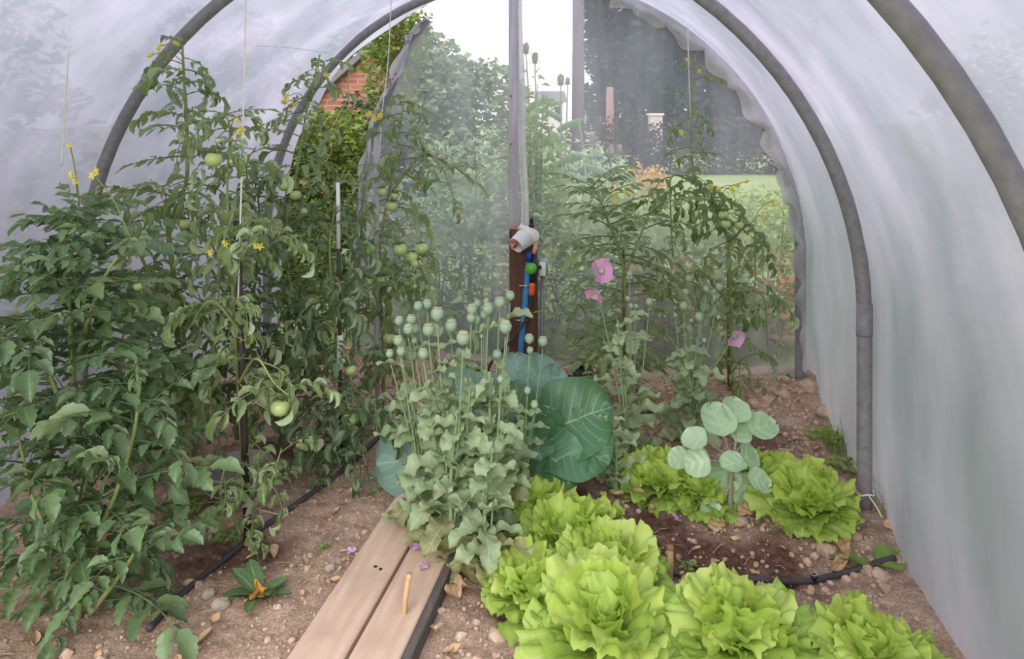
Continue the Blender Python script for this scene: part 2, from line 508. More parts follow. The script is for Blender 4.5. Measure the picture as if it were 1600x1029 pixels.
def leaf(nt, ns, L, width, zf, droop=0.0, xshift=None):
    """width(t) half width, zf(t, s) height in units of L; droop bends the length downward (radians in all)"""
    t = np.linspace(0, 1, nt)[:, None] + np.zeros((1, ns)); s = np.linspace(-1, 1, ns)[None, :] + np.zeros((nt, 1))
    ang = -droop * t
    dx = np.cos(ang) / (nt - 1); dz = np.sin(ang) / (nt - 1)
    x = np.concatenate([np.zeros((1, ns)), np.cumsum(dx[:-1], 0)]); z = np.concatenate([np.zeros((1, ns)), np.cumsum(dz[:-1], 0)])
    h = zf(t, s)
    w = width(t)
    if xshift is not None:
        x = x + xshift(t, s)
    V = np.stack([(x - h * np.sin(ang)) * L, w * s * L, (z + h * np.cos(ang)) * L], 2).reshape(-1, 3)
    return V, quads(nt, ns), np.stack([t, s], 2).reshape(-1, 2)


def leaflet(rr, L, W, curl, droop, tooth=.22, nt=13):
    ph = rr.random()
    def wd(t):
        base = np.sin(PI * np.clip(t, 0, 1) ** .72) ** .85
        sw = 1 - tooth * (.5 + .5 * np.cos((t * 4 + ph) * 2 * PI)) - .12 * ((t * 9 + ph) % 1)
        return W * base * sw + .004
    amp = rr.uniform(.3, .6)
    return leaf(nt, 5, L, wd, lambda t, s: curl * W * s * s * np.sin(PI * t) + .05 * amp * np.sin(t * 13 + s * 2 + ph * 6) * np.abs(s), droop)


def compound(rr, pairs=3, curl=.5, droop=.7, wide=.30, tdroop=.6, small=True, tooth=.22, lsize=.36):
    """tomato leaf of unit length: midrib tube and stalked leaflets"""
    VV, QQ, UU, n = [], [], [], 0
    RN = []
    m = 8
    ang = -droop * np.linspace(0, 1, m) ** 1.3
    px = np.concatenate([[0], np.cumsum(np.cos(ang[:-1]) / (m - 1))]); pz = np.concatenate([[0], np.cumsum(np.sin(ang[:-1]) / (m - 1))])
    mb = MB(); mb.tube(np.stack([px, np.zeros(m), pz], 1), np.linspace(.016, .006, m), 4, False, .5)

    def put_(V, Q, uv, r):
        mb.add(V, Q, None, uv, r)
    ps = np.linspace(.30, .86, pairs)
    for k, p in enumerate(ps):
        for sd in (-1, 1):
            pp = p + rr.uniform(-.03, .03)
            i = pp * (m - 1); x = np.interp(i, range(m), px); z = np.interp(i, range(m), pz); a = np.interp(i, range(m), ang)
            l = lsize * (1.0 - .28 * abs(k - (pairs - 1) * .45) / max(1, pairs * .5)) * rr.uniform(.85, 1.15)
            V, Q, uv = leaflet(rr, l, wide * rr.uniform(.85, 1.15), curl * rr.uniform(.3, 1.4), tdroop * rr.uniform(.5, 1.5), tooth)
            stalk = .05
            V = V + np.array([stalk, 0, 0])
            Mx = trs((x, 0, z), rot(sd * rr.uniform(.75, 1.15), a + rr.uniform(-.35, .3), sd * rr.uniform(-.5, .35)))
            put_(V @ Mx[:3, :3].T + Mx[:3, 3], Q, uv, rr.random())
        if small and k < pairs - 1:
            for sd in (-1, 1):
                pp = (p + ps[k + 1]) / 2
                i = pp * (m - 1); x = np.interp(i, range(m), px); z = np.interp(i, range(m), pz)
                V, Q, uv = leaflet(rr, .12, .36, curl, .4, .1, 5)
                Mx = trs((x, 0, z), rot(sd * 1.3, -.2, 0))
                put_(V @ Mx[:3, :3].T + Mx[:3, 3], Q, uv, rr.random())
    V, Q, uv = leaflet(rr, .38, wide * 1.1, curl, tdroop, tooth)
    Mx = trs((px[-1], 0, pz[-1]), rot(0, ang[-1], 0))
    put_(V @ Mx[:3, :3].T + Mx[:3, 3], Q, uv, rr.random())
    return np.concatenate(mb.V), np.concatenate(mb.Q), np.concatenate(mb.UV), np.concatenate(mb.RN)


rr = random.Random(3)
LF = {
    'flat': [compound(rr, 3, .35, .7 + .3 * i % 1, .30, .5) for i in range(5)],
    'broad': [compound(rr, 3, .6, .25 + .12 * i, .31, .4, True, .3, .33) for i in range(6)],
    'curled': [compound(rr, 3, 1.5, .9 + .2 * i, .19, 1.1, True, .22, .34) for i in range(6)],
    'pinnate': [compound(rr, 5, .35, .35 + .1 * i, .24, .35, False, .3, .27) for i in range(5)],
}


def poppyleaf(rr, L=1.0, W=.3, droop=.8, old=False):
    ph = rr.random() * 6
    def wd(t):
        base = (.55 + .45 * np.sin(PI * np.clip(t, 0, 1) ** .8)) * np.clip((1 - t) * 5, 0, 1) ** .6
        saw = ((t * 8.0 + .3) % 1)
        return W * base * (1 - .22 * saw) * (1 - .14 * np.sin(t * 11 + ph) ** 2) + .004
    k = rr.uniform(.05, .09)
    return leaf(33, 11, L, wd, lambda t, s: .30 * W * s * s + k * np.abs(s) ** 1.5 * np.sin(t * 15 + ph + (s > 0) * 1.5), droop)


PL = [poppyleaf(rr, 1, rr.uniform(.24, .34), rr.uniform(.4, 1.5)) for i in range(7)]


def lettuceleaf(rr, W=.42, ruff=.11, cup=.35, droop=.7, nt=17, ns=41):
    """broad fan-shaped blade with a frilled rim"""
    p1, p2, p3, p4 = [rr.random() * 6 for _ in range(4)]
    t = np.linspace(0, 1, nt)[:, None] + np.zeros((1, ns)); s = np.linspace(-1, 1, ns)[None, :] + np.zeros((nt, 1))
    t = t ** .8
    e = np.clip(np.maximum(np.clip((t - .5) / .5, 0, 1) ** 2.4, np.abs(s) ** 6 * np.clip(t * 1.6, 0, 1)), 0, 1)
    phi = s * W * 2.0 * (.55 + .45 * np.clip(t * 1.8, 0, 1))
    r = t * (1 - .20 * s * s + .03 * np.sin(s * 5 + p1)) * (1 + e * (.028 * np.sin(s * 31 + p2) + .02 * np.sin(s * 47 + p3)))
    x = r * np.cos(phi); y = r * np.sin(phi) + .03 * s
    h = cup * y * y * 1.5 + ruff * e * (np.sin(s * 9 + p1) + .6 * np.sin(s * 19 + p2) + .38 * np.sin(s * 36 + p3)) + .03 * np.sin(t * 11 + p4 + s * 3) * np.sin(s * 6 + p1) * t + .012 * np.sin(t * 27 + p2) * np.sin(s * 17 + p3)
    d = droop if abs(droop) > .05 else .05
    a = d * x
    V = np.stack([np.sin(a) / d + h * np.sin(a), y, -(1 - np.cos(a)) / d + h * np.cos(a)], 2).reshape(-1, 3)
    return V, quads(nt, ns), np.stack([t, s], 2).reshape(-1, 2)


LT_OUT = [lettuceleaf(rr, rr.uniform(.40, .5), .085, .3, rr.uniform(.5, 1.2)) for i in range(6)]
LT_IN = [lettuceleaf(rr, rr.uniform(.42, .52), .10, .7, rr.uniform(-.9, .1)) for i in range(6)]


def cabbageleaf(rr, W=.42, ruff=.05, cup=.25, droop=.7, stalk=.22):
    p1, p2 = rr.random() * 6, rr.random() * 6
    def wd(t):
        q = np.clip((t - stalk) / (1 - stalk), 0, 1)
        return .03 + W * np.sqrt(np.clip(1 - (2 * q ** .8 - 1) ** 2, 0, 1)) * (t > stalk)
    def z(t, s):
        th = np.arctan2(s * wd(t), t - .6 + 1e-3)
        e = np.clip(np.maximum(np.abs(s) ** 3, np.clip((t - .7) / .3, 0, 1) ** 2), 0, 1)
        return cup * W * s * s * (t > stalk) + ruff * e * np.sin(th * 5 + p1) + .012 * np.sin(t * 20 - np.abs(s) * 6)
    return leaf(22, 17, 1.0, wd, z, droop)


def small_leaf(L=1.0, W=.3):
    V = np.array([(0, 0, 0), (.5, -W, .12), (.5, 0, 0), (.5, W, .12), (1, 0, -.1)], float) * L
    return V, np.array([(0, 1, 2, 2)]), None


LF['mixed'] = LF['curled'] + [compound(rr, 3, .9, .8 + .15 * i, .25, .7, True, .34, .33) for i in range(4)] + LF['pinnate'][:2]
LF['corner'] = LF['broad'] + LF['pinnate'][:3] + LF['flat'][:2]

# ------------------------------------------------------------------ ground
def soil_h(x, y):
    u = x * TC - y * TS
    z = .012 * vnoise(x * 3, y * 3, 1) + .012 * vnoise(x * 9, y * 9, 2) + .007 * vnoise(x * 23, y * 23, 3) + .005 * np.abs(vnoise(x * 34, y * 34, 4)) + .004 * vnoise(x * 62, y * 62, 5)
    v = x * TS + y * TC
    tr = np.exp(-((v - 2.62 - .05 * u) / .14) ** 2) * np.clip((u + .25) / .1, 0, 1) * np.clip((.82 - u) / .15, 0, 1)
    z = z - .035 * tr
    bank = np.clip((v - 3.3) / .8, 0, 1) * np.clip((u - .1) / .5, 0, 1)
    z = z + .05 * bank + .02 * bank * vnoise(x * 12, y * 12, 8)
    pl = np.exp(-(np.clip(np.abs(u + .875) - .17, 0, 9) / .05) ** 2)
    z = z * (1 - pl) - .012 * pl
    return z


us = np.arange(-3.0, 1.12, .0125); vs = np.arange(.5, 4.6, .0125)
uu, vv = np.meshgrid(us, vs, indexing='ij')
xx = uu * TC + vv * TS; yy = vv * TC - uu * TS
zz = soil_h(xx, yy)
def blob(px, py, rx, ry):
    c = G(px, py); return np.exp(-(((xx - c[0]) / rx) ** 2 + ((yy - c[1]) / ry) ** 2) ** 1.5)
wn = .5 * vnoise(xx * 6, yy * 6, 21) + .5 * vnoise(xx * 17, yy * 17, 22)
wet = np.clip((np.exp(-((vv - 2.64 - .05 * uu) / .17) ** 2) * np.clip((uu + .3) / .1, 0, 1) * np.clip((.66 - uu) / .2, 0, 1)) * 1.3, 0, 1)
for a in ((375, 865, .22, .10), (330, 880, .16, .08), (880, 860, .2, .25), (1000, 830, .25, .2), (830, 930, .16, .2), (250, 690, .2, .15), (1180, 690, .2, .2), (470, 700, .25, .1), (860, 780, .3, .3)):
    wet = np.maximum(wet, blob(*a))
wet = np.clip(wet + wn * .45 * (wet > .04), 0, 1)
mb = MB(); mb.grid(np.stack([xx, yy, zz], 2), len(us), len(vs), None, .5)
soil = mb.build('ground', M['soil'])
a = soil.data.attributes.new('wet', 'FLOAT', 'POINT'); a.data.foreach_set('value', wet.astype(np.float32).ravel())
tag(soil, 'dry crumbly brown soil of the beds inside the tunnel', None, None, 'structure')

mb = MB()
gx = np.concatenate([[-60], np.linspace(-14, 16, 40), [70]]); gy = np.concatenate([[-20], np.linspace(-5, 40, 50), [140]])
ggx, ggy = np.meshgrid(gx, gy, indexing='ij')
gu = ggx * TC - ggy * TS; gv = ggx * TS + ggy * TC
ins = (gu > -3.6) & (gu < 1.7) & (gv > -1.2) & (gv < 5.4)
mb.grid(np.stack([ggx, ggy, -.06 - .1 * ins + 0 * ggx], 2), len(gx), len(gy))
tag(mb.build('terrain', M['meadow']), 'grassy ground outside the tunnel', None, None, 'structure')

# clods, one uncountable scatter
ico = np.array([(0, 0, 1), (.894, 0, .447), (.276, .851, .447), (-.724, .526, .447), (-.724, -.526, .447), (.276, -.851, .447),
                (.724, .526, -.447), (-.276, .851, -.447), (-.894, 0, -.447), (-.276, -.851, -.447), (.724, -.526, -.447), (0, 0, -1)])
icf = [(0, 1, 2), (0, 2, 3), (0, 3, 4), (0, 4, 5), (0, 5, 1), (1, 6, 2), (2, 7, 3), (3, 8, 4), (4, 9, 5), (5, 10, 1), (2, 6, 7), (3, 7, 8), (4, 8, 9), (5, 9, 10), (1, 10, 6), (6, 11, 7), (7, 11, 8), (8, 11, 9), (9, 11, 10), (10, 11, 6)]
mb = MB(); lit = MB()
n = 0
while n < 11000:
    u = R.uniform(-2.45, .82); v = R.uniform(1.6, 4.36)
    if -1.06 < u < -.68 and v < 3.6:
        continue
    dens = 1.0 if u > .05 or v > 3.4 else .45
    if wet[int((u + 3) / .0125), int((v - .5) / .0125)] > .45: dens *= .25
    if R.random() > dens:
        continue
    p = T(u, v); z = float(soil_h(np.array([p[0]]), np.array([p[1]]))[0])
    s = min(.034, .0034 * math.exp(R.gauss(.42, .68))) * (1.25 if u > .3 else (1 if u > -.6 else .65))
    V = ico * s * NR.uniform(.7, 1.25, (12, 1)) * np.array([1, 1, .75])
    mb.add(V + np.array([p[0], p[1], z + s * .25]), None, icf, None, R.random())
    n += 1
o = mb.build('soil_clods', M['clod'], smooth=False)
tag(o, 'loose crumbs and clods of dry soil over the beds', 'soil', None, 'stuff')

# small scraps of straw and dry leaf between the clods
for k in range(700):
    u = R.uniform(-2.45, .82); v = R.uniform(1.7, 4.3)
    if -1.06 < u < -.68 and v < 3.6: continue
    p = T(u, v); z = float(soil_h(np.array([p[0]]), np.array([p[1]]))[0])
    if R.random() < .5:
        d = R.uniform(0, PI); l = R.uniform(.015, .06)
        a_ = np.array([math.cos(d), math.sin(d), 0]) * l
        lit.tube([p + [0, 0, z + .008] - a_, p + [0, 0, z + .016], p + a_ + [0, 0, z + .009]], .0012, 3, False)
    else:
        V, Q, uv = leaf(5, 3, R.uniform(.02, .05), lambda t: .3 * np.sin(PI * t) + .01, lambda t, s: .3 * s * s, R.uniform(-.6, .6))
        Mx = trs(p + np.array([0, 0, z + .012]), rot(R.uniform(0, 6.3), R.uniform(-.2, .3), R.uniform(-.5, .5)))
        lit.add(V @ Mx[:3, :3].T + Mx[:3, 3], Q, None, uv)
tag(lit.build('plant_litter', M['dry_leaf']), 'straw bits and dry leaf scraps strewn over the soil', 'litter', None, 'stuff')

# ------------------------------------------------------------------ tunnel: hoops, film, end wall
UC, HWID, ZLEG, RZ = -.87, 1.72, .8, 1.69


def hoop_uv(a):
    """a in [-1,1] from left foot to right foot: (u, z)"""
    leg = ZLEG; arc = PI * 1.705; tot = 2 * leg + arc
    d = (a + 1) / 2 * tot
    if d < leg: return UC - HWID, d
    if d > leg + arc: return UC + HWID, tot - d
    th = PI - (d - leg) / 1.705
    return UC + HWID * math.cos(th), ZLEG + RZ * math.sin(th)


def hoop(vl, vr, label, name='hoop_pipe', rad=.029):
    pts = []
    for a in np.linspace(-1, 1, 60):
        u, z = hoop_uv(a)
        f = (u - (UC - HWID)) / (2 * HWID)
        pts.append(T(u, vl + (vr - vl) * f, z - .03))
    mb = MB(); mb.tube(pts, rad, 14)
    root = thing(name, label, 'hoop', T(UC - HWID, vl))
    o = mb.build('arch_tube', M['pipe'], root)
    # socket sleeves where the straight legs meet the bend
    for sd in (-1, 1):
        s = MB(); u, z = UC + sd * HWID, ZLEG
        v = vl if sd < 0 else vr
        s.tube([T(u, v, z - .10), T(u, v, z - .09), T(u, v, z + .03)], rad + .003, 14)
        s.build('sleeve', M['pipe'], root)
    return root


hoop(1.35, 1.57, 'thick grey hoop pipe crossing the upper corner nearest the viewer')
hoop(2.8, 3.11, 'grey hoop pipe standing in soil beside the back lettuces, white twine at its foot')
hoop(4.4, 4.4, 'slim grey hoop pipe at the far end carrying the scalloped film edge')


def film(a0, a1, na, name, label, sgn):
    vsn = np.linspace(.5, 4.62, 100); an = np.linspace(a0, a1, na)
    V = np.zeros((na, len(vsn), 3))
    hl = np.array([-1, 1.35, 2.8, 4.4, 6]); hr = np.array([-1, 1.57, 3.11, 4.4, 6])
    for i, a in enumerate(an):
        u, z = hoop_uv(a)
        f = (u - (UC - HWID)) / (2 * HWID)
        hs = hl + (hr - hl) * f
        nu, nz = (u - UC) / HWID, max(0, (z - ZLEG) / RZ)
        if z <= ZLEG: nu, nz = math.copysign(1, u - UC), 0
        k = math.hypot(nu, nz); nu /= k; nz /= k
        vq = vsn
        seg = np.searchsorted(hs, vq) - 1; seg = np.clip(seg, 0, 3)
        fr = (vq - hs[seg]) / (hs[seg + 1] - hs[seg])
        sag = .045 * np.sin(PI * np.clip(fr, 0, 1))
        flare = .10 * max(0, (.55 - z)) * (1 if sgn > 0 else .6)
        wr = .010 * vnoise(vq * 2.2 + z * 3.0, z * 1.5 + 0 * vq, 31) + .006 * vnoise(vq * 6 + z * 5, z * 2 + 0 * vq, 32)
        if sgn < 0:
            wr = wr + .016 * np.sin((vq * 4.2 - z * 5.2) * 2.2) * np.clip((z - 1.1) / .6, 0, 1) * np.clip((vq - 2) / 1.5, 0, 1)
        off = .034 - sag + wr
        uu_ = u + nu * off + (flare * math.copysign(1, u - UC) + (.03 * vnoise(vq * 5, 0 * vq + 3, 40)) * max(0, .5 - z)); z_ = z + nz * off - .03
        X = uu_ * TC + vq * TS; Y = vq * TC - uu_ * TS
        V[i, :, 0] = X; V[i, :, 1] = Y; V[i, :, 2] = z_
    mb = MB(); mb.grid(V, na, len(vsn))
    return tag(mb.build(name, M['film_side']), label, None, None, 'structure')


film(-1, 0, 60, 'wall_left', 'cloudy polythene skin of the tunnel, left half', -1)
film(0, 1, 60, 'wall_right', 'cloudy polythene skin of the tunnel, right half', 1)

# bent pipe that frames the open gap of the end wall, film wrapped round it
DV = 4.44
dpx = [(668, 30), (655, 50), (640, 66), (622, 110), (607, 150), (588, 195), (575, 240), (565, 300), (560, 380), (557, 470), (556, 568)]
dpts = np.array([TP(x, y, DV) for x, y in dpx]); dpts[-1][2] = -.03
root = thing('door_hoop', 'curved grey pipe with film twisted round it, framing the open gap in the end wall', 'hoop', dpts[-1])
mb = MB(); sp = smoothpath(dpts, 50); mb.tube(sp, .026, 10); mb.build('arch_tube', M['pipe'], root)
mb = MB()
nn = 70; sp2 = smoothpath(dpts, nn); W_ = []
for i, p in enumerate(sp2):
    t = i / (nn - 1)
    row = []
    for j in range(7):
        s = j / 6
        wdt = .022 + .02 * math.sin(t * 26) + .012 * math.sin(t * 61 + 1)
        ang = 2.2 * math.sin(t * 17) + s * 2.4
        row.append(p + T(-.012 + .03 * math.cos(ang) + wdt * (s - .35), -.034 - .014 * math.sin(ang * 2 + t * 40), .01 * math.sin(j * 2 + t * 50)))
    W_.append(row)
mb.grid(np.array(W_), nn, 7); mb.build('film_wrap', M['film_fold'], root)

# end film, hanging between that pipe, the post and the right leg
zs = np.linspace(-.02, 2.5, 64); nu = 90
dz = dpts[::-1, 2]; du = np.array([p[0] * TC - p[1] * TS for p in dpts])[::-1]
V = np.zeros((nu, len(zs), 3))
for j, z in enumerate(zs):
    ul = np.interp(z, dz, du) - .01
    if z > dz[-1]: ul = du[-1] + (z - dz[-1]) * .75
    q = max(0, 1 - max(0, (z - ZLEG) / RZ) ** 2)
    ur = UC + HWID * math.sqrt(q) - .005 if z > ZLEG else UC + HWID - .005
    ur = max(ur, ul + .01)
    f = np.linspace(0, 1, nu); u = ul + (ur - ul) * f
    v = 4.44 + .014 * np.sin(u * 5 + .5 * math.sin(z * 2)) + .005 * np.sin(u * 23 + z * .8) * np.clip((-.6 - u) * 2, .15, 1) + .006 * vnoise(u * 30, 0 * u + z * 1.2, 51) + .02 * np.exp(-((u + .87) / .25) ** 2)
    v = v - .0
    V[:, j, 0] = u * TC + v * TS; V[:, j, 1] = v * TC - u * TS; V[:, j, 2] = z
mb = MB(); mb.grid(V, nu, len(zs))
tag(mb.build('wall_back', M['film_end']), 'clear rippled polythene sheet closing the far end', None, None, 'structure')

# gathered film edge along the right of the end hoop
nn = 150; W_ = []
for i, t in enumerate(np.linspace(0.03, 1, nn)):
    a = .16 + .80 * t
    u, z = hoop_uv(a)
    nu_, nz_ = ((u - UC) / HWID, (z - ZLEG) / RZ) if z > ZLEG else (1, 0)
    row = []
    sc_ = abs(math.sin(t * 34 + .6 * math.sin(t * 9))) ** .7
    dep = (.055 + .05 * sc_ + .012 * math.sin(t * 90)) * (1 - .75 * max(0, t - .62) / .38)
    for j in range(7):
        s = j / 6
        ins_ = .03 - dep * s
        row.append(T(u + nu_ * ins_, 4.385 - .05 * math.sin(PI * s) - .03 * s * math.sin(t * 68 + s * 2), z - .03 + nz_ * ins_))
    W_.append(row)
mb = MB(); mb.grid(np.array(W_), nn, 7)
tag(mb.build('film_edge', M['film_fold']), 'gathered scalloped white film edge hanging inside the far hoop', 'film')

# tall pale pole in the middle of the end wall with a film strip along it
b0 = TP(806, 566, 4.36); b0[2] = -.1
zt = 2.62
root = thing('door_post', 'tall pale grey pole rising behind the timber post to the tunnel roof', 'post', (b0[0], b0[1], 0))
mb = MB(); Mz = trs((0, 0, 0), rot(-TA))
dw = .031
mb.box((-dw, -.022, -.1), (dw, .022, zt), trs((P(803, 300, b0[1])[0], b0[1] + .06, 0), rot(-TA)), .004)
mb.build('shaft', M['pole_wood'], root)
mb = MB(); W_ = []
for i, t in enumerate(np.linspace(0, 1, 40)):
    z = .9 + 1.62 * t
    W_.append([np.array([P(811 + 9 * (1 - t), 300, b0[1])[0] + (j / 4 - .5) * (.05 - .02 * t) + .004 * math.sin(t * 14), b0[1] + .02 - .012 * math.sin(j * 1.6 + t * 4), z]) for j in range(5)])
mb.grid(np.array(W_), 40, 5); mb.build('film_strip', M['film_fold'], root)
mb = MB()
for y in (150, 225): mb.lathe([(.0, 0), (.006, 0), (.006, .004), (0, .004)], 8, (0, 0, 0), trs(P(798, y, b0[1] + .034), align_z((0, -1, 0))))
mb.build('nail', M['copper'], root)

# ------------------------------------------------------------------ tap post and its fittings
PD = TP(820, 575, 4.22)[1]
pp = P(818.5, 575, PD); pp[2] = 0
def PX(x, y, dd=0.0): return P(x, y, PD - .05 + dd)
root = thing('timber_post', 'stout dark brown sawn timber post in front of the pale pole', 'post', pp)
w = 21.5 / FPX * PD
mb = MB(); ztop = P(0, 357, PD)[2]
mb.box((-w, -.05, -.25), (w, .05, ztop), trs((pp[0], PD, 0), rot(-TA * .5)), .006)
mb.build('shaft', M['post_wood'], root)
mb = MB(); mb.box((-w * .98, -.049, 0), (w * .98, .049, .006), trs((pp[0], PD, ztop), rot(-TA * .5)), .002); mb.build('cut_end', M['end_grain'], root)

def tub(root, name, mat, p0, d, r0, r1, L, wall=.004, n=24):
    mb = MB(); mb.lathe([(0.0, 0), (r0, 0), (r1, L), (r1 + .003, L + .001), (r1 - wall, L), (r0 - wall, .005), (0, .005)], n, (0, 0, 0), trs(p0, align_z(d)))
    return mb.build(name, mat, root)

root = thing('white_tub', 'white plastic tub tilted on its side on the post, full of coloured plant tags', 'tub', PX(820, 375, -.06))
d = np.array([-.62, -.62, -.42]); d /= np.linalg.norm(d)
p0 = PX(826, 366, -.03)
tub(root, 'body', M['white_plastic'], p0, d, .062, .047, .12)
# torn white collar over the tub
mb = MB(); W_ = []
for i, t in enumerate(np.linspace(0, 1, 16)):
    an = -.2 + t * 3.0
    q = Vector(d).orthogonal().normalized(); q = np.array(q); q2 = np.cross(d, q)
    row = []
    for j in range(6):
        s = j / 5; r = .066 + .014 * s
        row.append(p0 - d * (.03 * s * (1 + .6 * math.sin(t * 9))) + d * .035 + r * (math.cos(an + 2.5) * q + math.sin(an + 2.5) * q2))
    W_.append(row)
mb.grid(np.array(W_), 16, 6); mb.build('torn_collar', M['white_plastic'], root)
for k, (dx, dy, m, l) in enumerate(((-.022, .012, 'yellow_plastic', .05), (-.008, -.008, 'copper', .045), (.012, .01, 'yellow_plastic', .04), (.004, .02, 'red_plastic', .035), (-.02, -.012, 'peach_plastic', .04))):
    tg = thing('plant_tag', ['yellow plant tag leaning at the tub mouth', 'rusty brown plant tag deep in the tub mouth', 'shorter yellow plant tag beside the red tag in the tub', 'small red plant tag inside the tub', 'peach plant tag at the lower lip of the tub'][k], 'plant tag', p0 + d * .11, 'plant tags in the white tub')
    mb = MB(); mb.box((-.007, -.001, -.06), (.007, .001, l * .25), trs(p0 + d * .12 + np.array([dx, 0, dy]), align_z(d) @ rot(k, 0, 0)), .0005)
    mb.build('blade', M[m], tg)
tg = thing('plant_tag', 'bright red plant tag lying across the rim of the white tub', 'plant tag', p0 + d * .13, 'plant tags in the white tub')
mb = MB(); c = PX(802, 378, -.13); mb.box((-.036, -.002, -.007), (.03, .002, .007), trs(c, rot(0, -.08, .9)), .001); mb.build('blade', M['red_plastic'], tg)

root = thing('pipe_fitting', 'black ribbed pipe fitting upright on top of the timber post', 'pipe fitting', PX(831, 357, .02))
z = ztop + .006; c = np.array([PX(831, 357)[0], PD + .01, z])
mb = MB(); mb.lathe([(0, 0), (.017, 0), (.017, .02), (.011, .022), (.011, .03), (.014, .032), (.009, .045), (.012, .047), (.007, .062), (0, .062)], 14, c); mb.build('body', M['black_plastic'], root)

# blue pipe, tap, clamps
root = thing('blue_pipe', 'flat blue water pipe running down the front of the timber post', 'pipe', PX(817, 575, -.0))
pts = smoothpath([PX(828, 400, -.02), PX(825, 420, -.025), PX(822, 455, -.022), PX(820, 480, -.022), PX(816, 520, -.022), PX(814, 550, -.022), PX(816, 572, -.022), PX(817, 600, -.02)], 40)
mb = MB(); mb.tube(pts, .0185, 12); mb.build('tube', M['blue_hose'], root)
mb = MB(); mb.tube([PX(827, 392, -.022), PX(827, 408, -.022)], .022, 12); mb.build('collar', M['dark_blue'], root)
for y in (446, 500):
    mb = MB(); x = np.interp(y, (446, 500), (822, 818))
    mb.tube([PX(x, y - 2, -.023), PX(x, y + 2, -.023)], .022, 12); mb.box((-.014, -.006, -.004), (.014, .006, .004), trs(PX(x - 7, y, -.04)), .001)
    mb.build('pipe_clip', M['metal'], root)

root = thing('tap', 'garden tap with a round green knob on the post above the orange connector', 'tap', PX(831, 418, -.05))
mb = MB(); mb.tube([PX(836, 396, -.03), PX(834, 420, -.035), PX(833, 440, -.035)], .015, 12); mb.tube([PX(833, 417, -.03), PX(845, 417, -.02)], .012, 10); mb.build('body', M['black_plastic'], root)
mb = MB(); mb.lathe([(0, 0), (.016, .001), (.031, .012), (.035, .025), (.031, .038), (.018, .045), (0, .046)], 20, (0, 0, 0), trs(PX(830, 418, -.05), align_z((-.1, -1, .05))), 8, .04); mb.build('knob', M['green_plastic'], root)
mb = MB(); mb.tube([PX(837, 375, -.04), PX(836, 388, -.042), PX(834, 396, -.04)], [.01, .014, .012], 12); mb.build('faded_cap', M['peach_plastic'], root)

root = thing('hose', 'black hose with an orange connector drooping from the tap across the post', 'hose', PX(830, 450, -.05))
mb = MB(); mb.lathe([(0, 0), (.015, 0), (.017, .01), (.019, .03), (.017, .05), (.019, .06), (.014, .072), (0, .072)], 16, (0, 0, 0), trs(PX(831, 461, -.06), align_z((.02, 0, 1)))); mb.build('connector', M['orange_plastic'], root)
pts = smoothpath([PX(831, 458, -.06), PX(828, 478, -.065), PX(820, 500, -.08), PX(806, 522, -.09), PX(790, 542, -.10), PX(778, 556, -.08), PX(768, 566, -.06), PX(762, 580, -.06)], 40)
mb = MB(); mb.tube(pts, .0085, 10); mb.build('tube', M['black_plastic'], root)

root = thing('junction_box', 'pale grey outdoor socket box on a thin upright conduit beside the post', 'socket box', P(849, 560, PD))
mb = MB(); c = P(849, 418, PD - .02); mb.box((-.026, -.03, -.052), (.026, .03, .052), trs(c, rot(-.25)), .006); mb.build('case', M['grey_plastic'], root)
mb = MB(); mb.box((-.021, -.036, -.042), (.021, -.028, .042), trs(c, rot(-.25)), .003); mb.build('lid', M['white_plastic'], root)
mb = MB(); mb.tube([P(848, 430, PD), P(847, 500, PD), P(846, 578, PD)], .0135, 10); mb.build('conduit', M['pipe'], root)

# bits on the soil by the post
root = thing('black_pot', 'small black plastic pot lying on its side near the timber post', 'plant pot', G(909, 590))
tub(root, 'body', M['black_plastic'], G(916, 592) + np.array([.02, .03, .045]), np.array([-.75, -.6, .12]) / .97, .035, .056, .095)
root = thing('valve', 'copper coloured round valve lying on soil beside the black pot', 'valve', G(884, 590))
mb = MB(); g = G(884, 592) + np.array([0, 0, .03]); mb.lathe([(0, -.03), (.02, -.026), (.03, 0), (.022, .024), (.01, .03), (0, .03)], 14, g); mb.build('body', M['copper'], root)
mb = MB(); g = G(875, 590) + np.array([0, .01, .022]); mb.lathe([(0, -.02), (.014, -.014), (.02, 0), (.014, .014), (0, .02)], 12, g); mb.build('knob', M['white_plastic'], root)
mb = MB(); mb.tube([G(890, 592) + [0, 0, .025], G(898, 591) + [0, 0, .022]], .01, 8); mb.build('stub', M['metal'], root)
mb = MB(); g0, g1 = G(680, 582), G(765, 582)
mb.tube(smoothpath([g0 + [0, .02, .035], (g0 + g1) / 2 + [0, 0, .05], g1 + [0, -.02, .03]], 12), [.03, .034, .036, .036, .035, .036, .037, .036, .035, .034, .032, .028], 12)
tag(mb.build('log', M['log_wood']), 'short grey weathered log lying along the foot of the end sheet', 'log')

